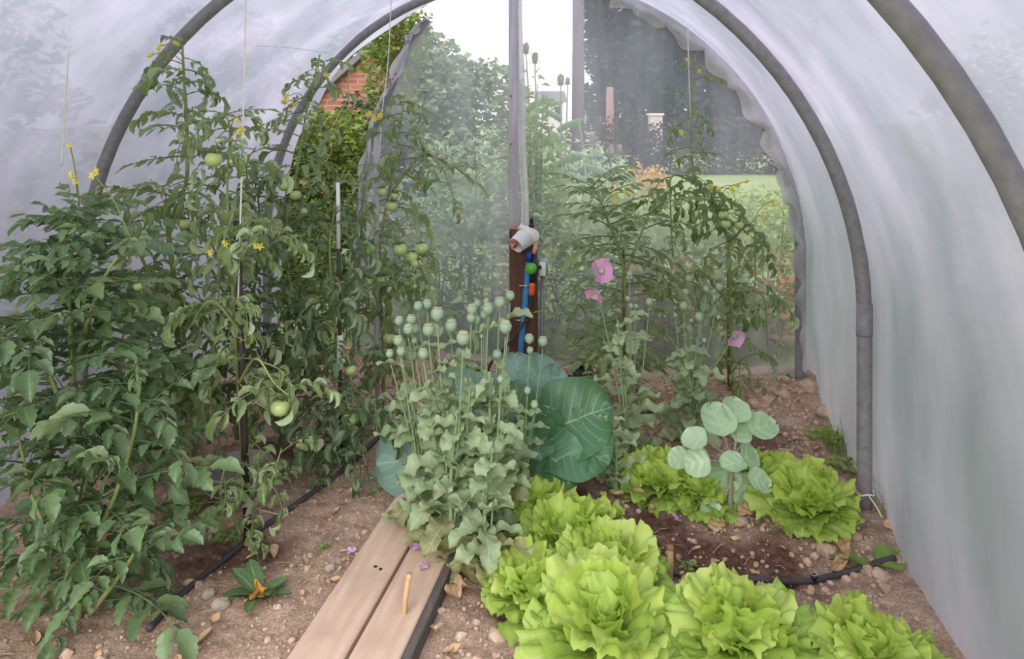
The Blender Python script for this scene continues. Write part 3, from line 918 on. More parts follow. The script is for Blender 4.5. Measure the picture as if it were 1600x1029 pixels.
# ------------------------------------------------------------------ planks and edging
def plank(u0, u1, v0, v1, z0, z1, label, seed):
    root = thing('plank', label, 'plank', T((u0 + u1) / 2, v0, z0), 'scaffold planks of the path')
    root.rotation_euler = (0, 0, -TA)
    mb = MB(); mb.box((u0 - (u0 + u1) / 2, 0, 0), (u1 - (u0 + u1) / 2, v1 - v0, z1 - z0), None, .004)
    o = bpy.data.objects.new('board', mb.mesh('board', M['plank_wood'], smooth=False)); COL.objects.link(o); o.parent = root
    k = MB()
    for j, (du, dv) in enumerate(((.035, 1.285), (.012, 1.295)) if seed == 0 else ((.05, 2.2),)):
        k.lathe([(0, .0), (.007, 0), (.006, .0012), (0, .0014)], 9, (du - .0, dv + .0, z1 - z0))
    o = bpy.data.objects.new('nail', k.mesh('nail', M['black_plastic'])); COL.objects.link(o); o.parent = root
    return root


plank(-1.034, -.872, 1.0, 3.75, -.005, .04, 'wider sun-bleached plank on the open soil side of the path', 0)
plank(-.860, -.712, 1.0, 3.70, -.005, .04, 'sun-bleached plank on the poppy side of the path, purple petals on it', 1)
mb = MB(); Mx = trs(T(-.695, .9, 0), rot(-TA)); mb.box((-.012, 0, -.02), (.014, 1.9, .045), Mx, .003)
tag(mb.build('edging_board', M['edging'], smooth=False), 'narrow grey edging board along the poppy side of the planks', 'board')

def peg(px, py, top_py, r, label, mat='cane', sq=False):
    g = G(px, py); d = g[1]; h = P(px, top_py, d)[2]
    root = thing('wooden_peg', label, 'peg', g)
    mb = MB()
    if sq:
        mb.box((-r, -r * .6, -.05), (r, r * .6, h), trs(g, rot(.3)), .002)
    else:
        mb.tube([g + [-.008, 0, -.05], g + [0, 0, h * .5], g + [.012, 0, h]], [r * .9, r, r], 10)
    mb.build('shaft', M[mat], root)
    mb = MB(); tpt = g + [.012 if not sq else 0, 0, h]
    mb.lathe([(r * 1.15, -.012), (r * 1.2, 0), (0, .003)], 10, tpt); mb.build('worn_end', M['end_grain'] if sq else M['cane'], root)
peg(633, 978, 897, .009, 'short thin cane peg stuck beside the planks in front of the poppies')
peg(1047, 893, 852, .011, 'short square wooden peg in dark soil by the drip pipe', 'cane', True)

# ------------------------------------------------------------------ drip pipes
def drip(pts, label, r=.011, emit=()):
    g = [G(x, y) + [0, 0, .016] for x, y in pts]
    root = thing('drip_pipe', label, 'irrigation pipe', g[0], 'drip irrigation pipes')
    mb = MB(); sp = smoothpath(g, 60)
    hh = soil_h(sp[:, 0], sp[:, 1]); sp[:, 2] = np.convolve(np.pad(hh, 6, 'edge'), np.ones(13) / 13, 'valid') + r * .9
    mb.tube(sp, r, 10); mb.build('tube', M['drip_pipe'], root)
    for x, y in emit:
        e = G(x, y); e[2] = float(soil_h(e[:1], e[1:2])[0]) + r * 1.4
        mb = MB(); mb.lathe([(0, 0), (.009, 0), (.010, .012), (.0125, .014), (.0125, .022), (.009, .022), (.006, .016), (0, .016)], 12, e); mb.build('dripper', M['black_plastic'], root)
        mb = MB(); mb.lathe([(.0095, .0225), (.0122, .0235), (.0095, .0245), (.007, .0235), (.0095, .0225)], 12, e); mb.build('dripper_ring', M['grey_plastic'], root)


drip([(232, 985), (262, 952), (300, 916), (345, 880), (400, 836), (440, 808), (496, 768), (545, 730), (600, 680), (640, 640)], 'black drip pipe along the tomato row beside the planks')
drip([(1015, 870), (1060, 893), (1115, 902), (1180, 906), (1230, 902), (1290, 892), (1350, 882), (1398, 874)], 'black drip pipe with two drippers at the edge of the dark trench', emit=((1117, 900), (1272, 897)))
drip([(868, 604), (900, 599), (922, 598)], 'thin black pipe end lying in front of the black pot', .009)
drip([(990, 652), (1030, 642), (1068, 634)], 'short visible run of black pipe between the two poppy plants', .009)

# ------------------------------------------------------------------ buckets and small things left
root = thing('bucket', 'dusty grey plastic bucket sunk in soil behind the black stake', 'bucket', G(372, 770))
mb = MB(); g = G(372, 772)
mb.lathe([(.0, -.03), (.10, -.03), (.135, .115), (.142, .117), (.142, .127), (.134, .127), (.128, .118), (.095, -.02), (0, -.02)], 30, g); mb.build('body', M['bucket_grey'], root)
mb = MB(); an = np.linspace(PI, 2 * PI, 20); mb.tube(np.stack([g[0] + .142 * np.cos(an), g[1] + .142 * np.sin(an) - .01, g[2] + .115 - .05 * np.sin(-an)], 1), .003, 6); mb.build('handle', M['metal'], root)

# ------------------------------------------------------------------ strings, stakes
def string(pts, label, r=.0032, mat='string', name='support_string', group='white support strings'):
    mb = MB(); mb.tube(smoothpath(pts, 30), r, 5)
    return tag(mb.build(name, M[mat]), label, 'string', group)


string([P(385, -30, 2.62), P(383, 64, 2.62), P(378, 260, 2.6), P(374, 400, 2.58), P(372, 470, 2.58)], 'white string hanging straight down onto the black stake')
string([P(114, -30, 2.7), P(108, 64, 2.7), P(101, 180, 2.7), P(96, 260, 2.68)], 'white string above the dense dark tomato at the outer edge')
string([P(1074, -30, 4.05), P(1075, 64, 4.05), P(1078, 160, 4.03), P(1082, 250, 4.0)], 'white string holding up the tall slim tomato near the scalloped film')
string([P(905, 190, 4.2), P(911, 230, 4.15), P(915, 275, 4.1)], 'short pale string above the feathery tomato before the end sheet')
string([P(612, -10, 4.2), P(606, 100, 4.2), P(597, 180, 4.15), P(588, 330, 4.1), P(590, 420, 4.1)], 'long string running down by the curved door pipe')
string([P(546, 92, 4.0), P(543, 150, 4.0), P(530, 178, 3.95), P(515, 210, 3.9), P(518, 235, 3.9), P(508, 255, 3.9)], 'slack jute string curling in front of the brick wall', .003, 'jute')
string([P(400, 72, 3.2), P(450, 74, 3.4), P(520, 84, 3.7)], 'thin string stretched across under the wrinkled film', .0015)


def stake(px, py, tx, ty, r, label, mat, d=None, name='stake', tip=None):
    g = G(px, py) if d is None else P(px, py, d)
    dd = g[1]
    b = P(tx, ty, dd)
    root = thing(name, label, 'stake', g)
    mb = MB(); mb.tube([g + [0, 0, -.06], (g + b) / 2, b], r, 10); mb.build('shaft', M[mat], root)
    return root, g, b


root, g, b = stake(388, 850, 370, 345, .0135, 'tall black stake tied to the spindly tomato above the bucket', 'black_stake')
for i, f in enumerate((.36, .5, .56, .87)):
    q = b + (g - b) * f
    mb = MB(); an = np.linspace(0, 2 * PI, 14); mb.tube(np.stack([q[0] + .012 + .024 * np.cos(an), q[1] - .006 + .018 * np.sin(an), q[2] + .008 * np.sin(an * 2 + i)], 1), .002, 5)
    mb.tube([q + [.03, -.02, 0], q + [.06, -.03, .012 * (-1) ** i], q + [.08 + .02 * i, -.03, -.03]], .0018, 5)
    mb.build('tie', M['jute'], root)
root, g, b = stake(533, 722, 528, 285, .009, 'black and white stake between the two back tomatoes', 'black_stake')
for (f0, f1, rr_) in ((0.0, .235, .0095), (.545, .665, .0165)):
    mb = MB(); mb.tube([b + (g - b) * f0, b + (g - b) * f1], rr_, 10); mb.build('white_sleeve', M['white_plastic'], root)
stake(590, 660, 588, 215, .013, 'grey weathered cane up the middle of the fruiting tomato', 'pole_wood', name='cane')
stake(976, 615, 974, 388, .008, 'thin brown cane behind the pink poppy flower', 'brown_cane', name='cane')
root, g, b = stake(1139, 618, 1138, 372, .009, 'brown cane tied to the wilting tomato at the far end', 'brown_cane', name='cane')
for f in (.06, .52):
    q = b + (g - b) * f; an = np.linspace(0, 2 * PI, 14)
    mb = MB(); mb.tube(np.stack([q[0] + .008 + .03 * np.cos(an), q[1] + .02 * np.sin(an), q[2] + .006 * np.sin(an * 2)], 1), .0035, 5); mb.build('tie', M['jute'], root)
# twine round the foot of the middle hoop
g = T(UC + HWID, 3.11 - .0); an = np.linspace(0, 2 * PI * 1.1, 24)
mb = MB(); mb.tube(np.stack([g[0] + .036 * np.cos(an), g[1] + .036 * np.sin(an), .06 + .006 * np.sin(an * 3)], 1), .0035, 6)
mb.tube(smoothpath([g + [-.03, -.02, .06], g + [-.06, -.05, .09], g + [-.075, -.06, .13]], 10), .0035, 6)
mb.tube(smoothpath([g + [0, -.037, .06], g + [.02, -.05, .03], g + [.03, -.08, -.0]], 10), .0035, 6)
tag(mb.build('twine', M['string']), 'white twine knotted round the foot of the grey hoop', 'string')
g = G(1236, 608)
root = thing('ground_peg', 'small teal plastic peg pinning the end sheet beside the far hoop leg', 'peg', g)
mb = MB(); mb.tube([g + [.01, 0, -.03], g + [0, 0, .05], g + [-.02, 0, .09]], [.008, .012, .007], 8); mb.build('shaft', M['teal_plastic'], root)
mb = MB(); mb.tube([g + [-.06, -.01, .085], g + [-.02, -.01, .075], g + [.025, -.01, .05]], [.004, .007, .012], 8); mb.build('hook', M['teal_plastic'], root)
# ------------------------------------------------------------------ flowers, fruit, pods (shared parts)
def star_flower():
    mb = MB()
    for k in range(5):
        V, Q, uv = leaf(5, 3, 1, lambda t: .22 * np.sin(PI * t ** .7) + .02, lambda t, s: .2 * s * s, .9)
        mb.tmpl((V, Q, uv), rot(k * 2 * PI / 5, .55))
    mb.lathe([(.14, 0), (.11, .35), (.03, .5), (0, .5)], 7)
    return mb.mesh('flower', M['yellow_petal'])


def tomato_mesh():
    prof = []
    for i in range(13):
        a = PI * i / 12
        prof.append((math.sin(a) + 1e-4, -math.cos(a) * .86 - (.10 * math.exp(-((i - 12) / 1.6) ** 2)) + .03 * math.exp(-(i / 1.5) ** 2)))
    mb = MB(); mb.lathe(prof, 20, lobes=6, lob=.03)
    return mb.mesh('tomato', M['tomato_fruit'])


def calyx_mesh():
    mb = MB()
    for k in range(5):
        V, Q, uv = leaf(6, 3, .85, lambda t: .15 * np.sin(PI * np.clip(t * .9 + .1, 0, 1)) + .01, lambda t, s: .15 * s * s, .3)
        mb.tmpl((V, Q, uv), trs((0, 0, .78), rot(k * 2 * PI / 5 + .2, .15)))
    mb.tube([(0, 0, .74), (.03, 0, 1.05), (.1, 0, 1.3)], [.1, .08, .08], 6)
    return mb.mesh('calyx', M['calyx'])


FLW, TOM, CAL = star_flower(), tomato_mesh(), calyx_mesh()


def nearest(path, p):
    return path[np.argmin(np.linalg.norm(path - np.asarray(p), axis=1))]


def tomato_plant(label, stem, nleaf, llen, kind, mat, droop=(-.5, .5), f0=.12, f1=1.0, fruits=(), flowers=(), r0=.010, top=.5, az=None, side=(), name='tomato_plant', sidelen=None, sd=1, lowlen=.7, zdroop=None):
    """stem: pixel points (x, y, depth) from the ground up; side shoots: lists of the same"""
    rg = random.Random(sd)
    paths = []
    base = np.array(P(*stem[0])); base[2] = max(base[2], -.02) if abs(base[2]) < .06 else base[2]
    main = smoothpath([P(*p) for p in stem], 40)
    root = thing(name, label, 'tomato plant', (main[0][0], main[0][1], 0), 'tomato plants')
    main[0][2] = min(main[0][2], -.02)
    sm = MB(); paths.append((main, 1.0, nleaf))
    tot = 1.0
    for sh in side:
        sp = smoothpath([P(*p) for p in sh[0]], 20); paths.append((sp, .7, sh[1]))
    fo = MB()
    for path, rs, nl in paths:
        sm.tube(path, np.linspace(r0 * rs, r0 * .35 * rs, len(path)), 7, True, rg.random())
        ph = rg.random() * 6
        for k in range(nl):
            t = f0 + (f1 - f0) * (k + rg.random() * .6) / nl if rs == 1 else .1 + .9 * (k + .5) / nl
            i = min(t * (len(path) - 1), len(path) - 1.001); a = int(i)
            p = path[a] + (path[a + 1] - path[a]) * (i - a)
            ph += 2.399 + rg.uniform(-.35, .35)
            az_ = ph if az is None else az[0] + (ph % (2 * PI)) / (2 * PI) * (az[1] - az[0])
            prof = (lowlen + (1 - lowlen) * min(1, t / .35)) * (1 - (1 - top) * max(0, (t - .55) / .45))
            L = llen * prof * rg.uniform(.75, 1.2)
            el = rg.uniform(*droop) + .35 * t
            tm = rg.choice(LF[kind])
            fo.tmpl(tm, trs(p, rot(az_, el, rg.uniform(-.4, .4)), L))
    st = []
    for f in fruits:
        x, y, d, r = f
        c = P(x, y, d)
        o = put(TOM, 'tomato', root, trs(c - np.array(root['_o']), rot(rg.random() * 6, 0, 0) @ rot(0, rg.uniform(-.2, .2), rg.uniform(-.3, .3)), r))
        cc = put(CAL, 'calyx', o, np.eye(4))
        j = nearest(main, c + [0, 0, r * 2.5])
        sm.tube(smoothpath([j, (j + c) / 2 + [0, 0, r * 1.4], c + [0, 0, r * 1.05]], 8), .0028, 5, False)
    for f in flowers:
        x, y, d = f[:3]
        c = P(x, y, d); s = .017 if len(f) < 4 else f[3]
        for q in range(2):
            cc = c + np.array([rg.uniform(-1, 1), rg.uniform(-.5, .5), rg.uniform(-1, 1)]) * s * (.9 if q else .1)
            dirv = np.array([rg.uniform(-.6, .6), -1, rg.uniform(-.3, .5)])
            put(FLW, 'flower', root, trs(cc - np.array(root['_o']), align_z(dirv), s))
        pts = min((pp_[0] for pp_ in paths), key=lambda q_: np.min(np.linalg.norm(q_ - c, axis=1)))
        j = nearest(pts, c + [0, 0, -.03])
        sm.tube(smoothpath([j, (j + c) / 2 + [0, 0, .03], c], 8), .002, 5, False)
    sm.build('stem', M['tomato_stem'], root)
    fo.build('foliage', M[mat], root)
    return root


# ------------------------------------------------------------------ tomatoes
tomato_plant('dense dark broad-leaved tomato in the near corner, lowest leaves on the soil',
             [(120, 985, 2.25), (135, 800, 2.28), (118, 640, 2.3), (108, 480, 2.32), (112, 380, 2.35), (125, 330, 2.35)], 125, .25, 'corner', 'tomato_leaf_dark', (-.25, .5), .04, 1, top=.5, r0=.013, lowlen=.95,
             flowers=((112, 272, 2.2, .012), (146, 273, 2.15, .016), (118, 284, 2.2, .011), (110, 230, 2.25, .011)),
             fruits=((216, 447, 2.3, .016), (112, 570, 2.2, .014)),
             side=(([(130, 880, 2.25), (185, 760, 2.2), (215, 640, 2.2), (210, 540, 2.25)], 24), ([(125, 700, 2.25), (70, 560, 2.2), (40, 400, 2.25)], 22), ([(120, 560, 2.3), (160, 440, 2.25), (205, 375, 2.25)], 14), ([(130, 900, 2.2), (60, 800, 2.15), (20, 640, 2.15)], 20), ([(140, 960, 2.2), (200, 880, 2.12), (230, 820, 2.12)], 12)), sd=2)
tomato_plant('spindly tomato tied to the tall black stake, bare at its foot',
             [(385, 856, 2.69), (379, 720, 2.69), (369, 560, 2.67), (361, 400, 2.66), (355, 300, 2.66), (359, 200, 2.66), (345, 175, 2.66)], 34, .20, 'mixed', 'tomato_leaf', (-.6, .4), .06, 1, top=.8, r0=.008,
             flowers=((374, 207, 2.52), (371, 190, 2.52, .012), (402, 383, 2.5), (352, 378, 2.5, .014), (330, 395, 2.5, .013), (362, 386, 2.5, .012)),
             fruits=((334, 249, 2.55, .032), (364, 252, 2.55, .014), (438, 637, 2.5, .034), (341, 220, 2.56, .012)),
             side=(([(372, 600, 2.58), (400, 560, 2.5), (430, 600, 2.48), (462, 625, 2.46)], 7), ([(384, 760, 2.6), (360, 720, 2.5), (345, 760, 2.48), (350, 820, 2.5)], 7), ([(390, 800, 2.6), (420, 760, 2.5), (440, 700, 2.5)], 7), ([(376, 520, 2.58), (330, 470, 2.5), (290, 520, 2.5)], 8), ([(366, 420, 2.57), (410, 360, 2.5), (450, 380, 2.5)], 8)), sd=3)
tomato_plant('tall tomato with a thick kinked stem before the lilac film, fruit low among its leaves',
             [(300, 660, 3.05), (285, 520, 3.0), (262, 340, 2.95), (290, 290, 2.95), (292, 200, 2.95), (288, 130, 2.95), (285, 70, 2.95)], 40, .25, 'mixed', 'tomato_leaf', (-.6, .3), .12, 1, top=.6, r0=.013,
             flowers=((252, 72, 2.9), (238, 86, 2.9, .015), (275, 66, 2.95, .014)),
             fruits=((232, 342, 2.85, .024), (288, 350, 2.9, .026), (276, 620, 2.9, .028), (320, 600, 2.95, .022)),
             side=(([(290, 480, 3.0), (230, 420, 2.9), (200, 330, 2.9), (215, 290, 2.9)], 12), ([(285, 520, 3.0), (340, 440, 2.9), (330, 330, 2.9)], 10), ([(295, 600, 3.05), (250, 560, 2.95), (230, 620, 2.9)], 10), ([(268, 440, 2.97), (215, 470, 2.9), (180, 560, 2.9)], 10), ([(300, 640, 3.0), (340, 600, 2.9), (330, 560, 2.9)], 8)), sd=4)
tomato_plant('leafy tomato leaning against the second hoop, yellow flowers near its tip',
             [(500, 640, 3.5), (470, 520, 3.45), (445, 380, 3.4), (465, 260, 3.4), (480, 170, 3.4), (500, 85, 3.4)], 46, .25, 'mixed', 'tomato_leaf', (-.6, .3), .10, 1, top=.55, r0=.011,
             flowers=((450, 150, 3.3), (460, 165, 3.3, .014), (443, 160, 3.3, .016), (512, 118, 3.35, .016), (475, 285, 3.3, .014)),
             fruits=((445, 290, 3.3, .03), (462, 305, 3.3, .028), (478, 330, 3.3, .024)),
             side=(([(450, 420, 3.4), (400, 330, 3.3), (385, 260, 3.3), (400, 230, 3.3)], 12), ([(460, 480, 3.45), (410, 460, 3.3), (390, 540, 3.3)], 12), ([(480, 560, 3.45), (430, 560, 3.35), (400, 620, 3.3)], 12), ([(455, 350, 3.4), (520, 300, 3.4), (540, 260, 3.4)], 8)), sd=5)
tomato_plant('heavily fruited tomato on the pale grey cane beside the open gap',
             [(600, 655, 3.75), (598, 520, 3.72), (592, 400, 3.7), (608, 300, 3.7), (625, 200, 3.7), (632, 150, 3.7)], 40, .25, 'mixed', 'tomato_leaf', (-.7, .25), .10, 1, top=.6, r0=.011,
             flowers=((577, 178, 3.6, .022), (595, 180, 3.6, .02), (586, 187, 3.6, .018)),
             fruits=((574, 389, 3.6, .04), (625, 390, 3.6, .038), (659, 388, 3.6, .034), (645, 402, 3.6, .034), (598, 438, 3.6, .036), (612, 322, 3.6, .032), (597, 300, 3.6, .028), (617, 306, 3.6, .02), (576, 440, 3.6, .028), (640, 440, 3.6, .03), (609, 528, 3.6, .034), (651, 412, 3.58, .03)),
             side=(([(612, 300, 3.7), (660, 240, 3.65), (690, 260, 3.6), (712, 320, 3.6)], 8), ([(596, 450, 3.7), (650, 400, 3.6), (670, 440, 3.6), (665, 520, 3.6)], 10), ([(600, 560, 3.72), (640, 520, 3.6), (650, 600, 3.6)], 10), ([(598, 500, 3.72), (550, 450, 3.6), (540, 540, 3.6)], 10)), sd=6)
tomato_plant('tomato with a fruit near the soil behind the black and white stake',
             [(540, 700, 3.25), (530, 600, 3.25), (522, 480, 3.25), (515, 380, 3.25), (530, 300, 3.3)], 38, .24, 'mixed', 'tomato_leaf_dark', (-.6, .3), .06, 1, top=.7, r0=.01,
             fruits=((546, 655, 3.15, .036), (548, 578, 3.2, .026), (535, 563, 3.2, .016)),
             side=(([(535, 640, 3.25), (490, 620, 3.15), (470, 690, 3.1)], 10), ([(535, 660, 3.25), (580, 620, 3.15), (590, 680, 3.1)], 10), ([(540, 690, 3.2), (500, 700, 3.1), (470, 740, 3.05)], 6), ([(540, 690, 3.2), (560, 690, 3.1), (575, 735, 3.05)], 6), ([(525, 520, 3.25), (480, 480, 3.2), (450, 540, 3.15)], 10)), sd=7)
tomato_plant('shaded tomato filling the middle of the row, next to the plain lilac film',
             [(395, 660, 3.35), (385, 540, 3.35), (400, 430, 3.35), (405, 330, 3.4), (395, 270, 3.4)], 38, .24, 'mixed', 'tomato_leaf_dark', (-.6, .3), .05, 1, top=.6, r0=.01,
             side=(([(388, 600, 3.35), (340, 560, 3.3), (310, 480, 3.3)], 12), ([(390, 620, 3.35), (440, 580, 3.3), (455, 500, 3.3)], 12), ([(392, 520, 3.35), (330, 420, 3.3), (320, 340, 3.3)], 10)), sd=8)
tomato_plant('young tomato low against the film between the corner plant and the bucket',
             [(262, 700, 3.3), (250, 600, 3.3), (225, 500, 3.25), (215, 420, 3.25)], 34, .24, 'flat', 'tomato_leaf_dark', (-.6, .3), .05, 1, top=.7, r0=.009,
             side=(([(258, 660, 3.3), (300, 600, 3.2), (320, 540, 3.2)], 10), ([(258, 660, 3.3), (200, 620, 3.2), (170, 560, 3.2)], 10)), sd=18)
tomato_plant('tall slim tomato hanging from its string beside the scalloped film, wilting lower leaves',
             [(1143, 622, 4.05), (1141, 500, 4.0), (1137, 380, 3.98), (1112, 312, 3.97), (1085, 275, 3.97), (1080, 190, 4.0), (1086, 85, 4.02)], 40, .22, 'mixed', 'tomato_leaf', (-.7, .25), .05, 1, top=.55, r0=.011, lowlen=.9,
             flowers=((1112, 291, 3.85), (1125, 295, 3.85, .014), (1143, 296, 3.85, .017), (1152, 290, 3.85), (1190, 338, 3.85, .018), (1208, 313, 3.85), (1092, 112, 3.95), (1064, 206, 3.9, .016), (1075, 95, 3.95, .013), (1165, 284, 3.9, .013), (1080, 309, 3.9, .014)),
             fruits=((1130, 336, 3.85, .030), (1134, 350, 3.8, .028), (1155, 352, 3.85, .026), (1120, 340, 3.9, .024), (1152, 333, 3.9, .018)),
             side=(([(1085, 285, 3.97), (1050, 275, 3.9), (1048, 330, 3.9), (1052, 400, 3.9)], 9), ([(1137, 380, 3.98), (1175, 350, 3.9), (1180, 420, 3.9), (1178, 480, 3.9)], 9), ([(1140, 460, 4.0), (1190, 460, 3.9), (1200, 540, 3.9)], 8), ([(1142, 480, 4.0), (1090, 420, 3.9), (1060, 470, 3.9), (1055, 540, 3.9)], 10), ([(1143, 580, 4.02), (1165, 560, 3.95), (1175, 620, 3.95)], 6)), sd=9)
tomato_plant('feathery fine-leaved tomato before the end sheet behind the pink poppy',
             [(985, 612, 3.95), (980, 500, 3.90), (972, 410, 3.88), (948, 340, 3.88), (925, 285, 3.90)], 46, .31, 'pinnate', 'tomato_leaf', (-.3, .35), .04, 1, top=.8, r0=.014, lowlen=.85,
             flowers=((965, 308, 3.80, .02), (975, 300, 3.80, .016), (960, 318, 3.80, .014)),
             side=(([(975, 430, 3.88), (1000, 370, 3.80), (1015, 330, 3.80)], 6), ([(982, 560, 3.90), (930, 520, 3.80), (905, 470, 3.80)], 10), ([(982, 580, 3.92), (950, 560, 3.80), (930, 590, 3.80)], 8)), sd=10)

# ------------------------------------------------------------------ poppies
def pod_mesh():
    mb = MB(); mb.lathe([(.10, -1.12), (.24, -1.05), (.26, -1.0), (.3, -.96), (.62, -.80), (.9, -.44), (1, .0), (.95, .36), (.78, .66), (.55, .80), (0, .84)], 18, lobes=9, lob=.025)
    return mb.mesh('seed_pod', M['poppy_pod'])


def cap_mesh():
    n = 40; an = np.arange(n) * 2 * PI / n
    wv = 1 + .12 * np.cos(an * 10)
    V = []
    for r, z in ((0, .9), (.3, .94), (.62, .92), (.64, .84), (.3, .8)):
        V.append(np.stack([r * wv * np.cos(an), r * wv * np.sin(an), z + .06 * np.cos(an * 10) * (r > .5)], 1))
    V = np.concatenate(V); Q = []
    for i in range(4):
        for j in range(n):
            k = (j + 1) % n; Q.append((i * n + j, i * n + k, (i + 1) * n + k, (i + 1) * n + j))
    mb = MB(); mb.add(V, Q)
    return mb.mesh('pod_cap', M['pod_cap'])


POD, CAP = pod_mesh(), cap_mesh()


def poppy(label, base, pods=(), nleaf=14, lsize=.17, mat='poppy_leaf', htop=None, spread=.06, old=0, lean=None, sd=0, buds=(), petals=()):
    """base (x, y) on the soil; pods (x, y, depth, radius)"""
    rg = random.Random(100 + sd)
    g = G(*base)
    root = thing('poppy_plant', label, 'poppy', g, 'poppies in seed')
    sm = MB(); fo = MB(); fold = MB()
    stalks = []
    for (x, y, d, r) in pods:
        c = P(x, y, d)
        mid = g + (c - g) * .45 + np.array([rg.uniform(-.03, .03), rg.uniform(-.03, .03), .0])
        mid[:2] = g[:2] + (c[:2] - g[:2]) * rg.uniform(.25, .6)
        sp = smoothpath([g + [0, 0, -.03], mid, c - np.array([0, 0, r * 1.1])], 20)
        sm.tube(sp, np.linspace(.005, .0022, 20), 6, True, rg.random()); stalks.append(sp)
        tilt = rot(rg.uniform(0, 6), rg.uniform(-.22, .22), 0)
        o = put(POD, 'seed_pod', root, trs(c - g, tilt, r * .68)); put(CAP, 'pod_cap', o, np.eye(4))
    if htop is not None:
        top = P(htop[0], htop[1], g[1] - .02)
        sp = smoothpath([g + [0, 0, -.03], g + (top - g) * .5 + [rg.uniform(-.02, .02), 0, 0], top], 20)
        sm.tube(sp, np.linspace(.010, .004, 20), 7, True, rg.random()); stalks.append(sp)
    ph = rg.random() * 6
    nleaf = int(nleaf * 1.35)
    for k in range(nleaf):
        sp = stalks[k % len(stalks)] if htop is None else (stalks[-1] if k % 3 or len(stalks) == 1 else stalks[k % len(stalks)])
        zmax = .5 if htop is None else 1
        t = (k + rg.random()) / nleaf * zmax
        i = int(t * 19); p = sp[i]
        ph += 2.399 + rg.uniform(-.3, .3)
        L = .86 * lsize * (1.1 - .55 * t / zmax) * rg.uniform(.8, 1.2)
        tm = PL[rg.randrange(len(PL))]
        m4 = trs(p, rot(ph, rg.uniform(.15, .9), rg.uniform(-.4, .4)), L)
        (fold if t < .28 and rg.random() < old else fo).tmpl(tm, m4, rg.random())
    sm.build('stem', M['poppy_stem'], root)
    fo.build('foliage', M[mat], root)
    if fold.n:
        o = fold.build('old_foliage', M['poppy_leaf_old'], root); o['label'] = 'yellowing lower leaves'
    return root, stalks


Z = lambda a: [(450 + x / 3.4286, 364 + y / 3.4286, d, r) for x, y, d, r in a]
poppy('poppy on the plank side of the clump, pods against the fruited tomato', (672, 835), Z([(595, 470, 2.72, .026), (645, 515, 2.65, .029), (590, 575, 2.6, .027), (607, 597, 2.66, .026), (605, 632, 2.6, .024), (545, 645, 2.62, .022)]), 30, .19, sd=1, htop=(640, 610), old=.3)
poppy('poppy in the clump with its pods just clear of the fruited tomato', (695, 858), Z([(683, 515, 2.75, .024), (752, 517, 2.6, .033), (697, 392, 2.75, .026), (745, 382, 2.78, .028), (660, 462, 2.7, .028), (675, 577, 2.7, .017), (725, 645, 2.6, .029)]), 30, .2, sd=2, htop=(690, 600), old=.5)
poppy('foremost poppy of the clump, big ageing lower leaves over the path edge', (708, 878), Z([(800, 432, 2.6, .036), (938, 562, 2.5, .036)]), 30, .22, sd=3, htop=(715, 640), old=.9)
poppy('poppy in the middle of the clump, two wide-capped pods over clear film', (728, 862), Z([(873, 495, 2.65, .034), (985, 408, 2.72, .03), (1013, 380, 2.8, .022), (980, 455, 2.7, .025), (1010, 465, 2.74, .024)]), 30, .2, sd=4, htop=(735, 590), old=.6)
poppy('poppy in the clump topped by a close bunch of pods left of the post', (752, 850), Z([(1063, 367, 2.8, .018), (1072, 405, 2.7, .031), (1050, 438, 2.75, .022), (1135, 370, 2.7, .03), (1037, 552, 2.7, .012)]), 30, .19, sd=5, htop=(765, 580), old=.5)
poppy('poppy of the clump nearest the timber post, one big pod before it', (775, 840), Z([(1165, 502, 2.55, .034), (1190, 335, 2.75, .026), (1120, 650, 2.7, .026)]), 26, .19, sd=6, htop=(790, 600), old=.3)
poppy('poppy rising among the cabbage leaves, two pods in front of the timber post', (812, 800), [(827, 529, 2.8, .027), (848, 533, 2.85, .029), (828, 547, 2.8, .02), (824, 610, 2.7, .02), (835, 632, 2.7, .022)], 9, .13, sd=7, htop=(822, 640), old=.2)
poppy('drooping poppy with grey-green leaves over the foremost lettuces', (760, 900), [(782, 592, 2.5, .018)], 22, .2, sd=8, htop=(770, 700), old=.8)


def poppy_flower(label_parent, px, d, size, ang, droop=0):
    root = label_parent
    g = np.array(root['_o']); c = P(px[0], px[1], d) - g
    for k in range(4):
        V, Q, uv = leaf(9, 9, 1.0, lambda t: .12 + .62 * np.sin(PI * np.clip(t * .62, 0, 1)), lambda t, s: .32 * s * s * t + .05 * np.sin(s * 9 + k) * t, -.5 + .25 * (k % 2))
        mb = MB(); mb.add(V, Q, None, uv)
        me = mb.mesh('petal', M['pink_petal'])
        put(me, 'petal', root, trs(c, ang @ rot(k * PI / 2 + .3, .55 - .2 * (k % 2)), size))
    o = put(POD, 'seed_pod', root, trs(c + (ang @ np.array([0, 0, size * .2, 1]))[:3], ang, size * .24))
    put(CAP, 'pod_cap', o, np.eye(4))


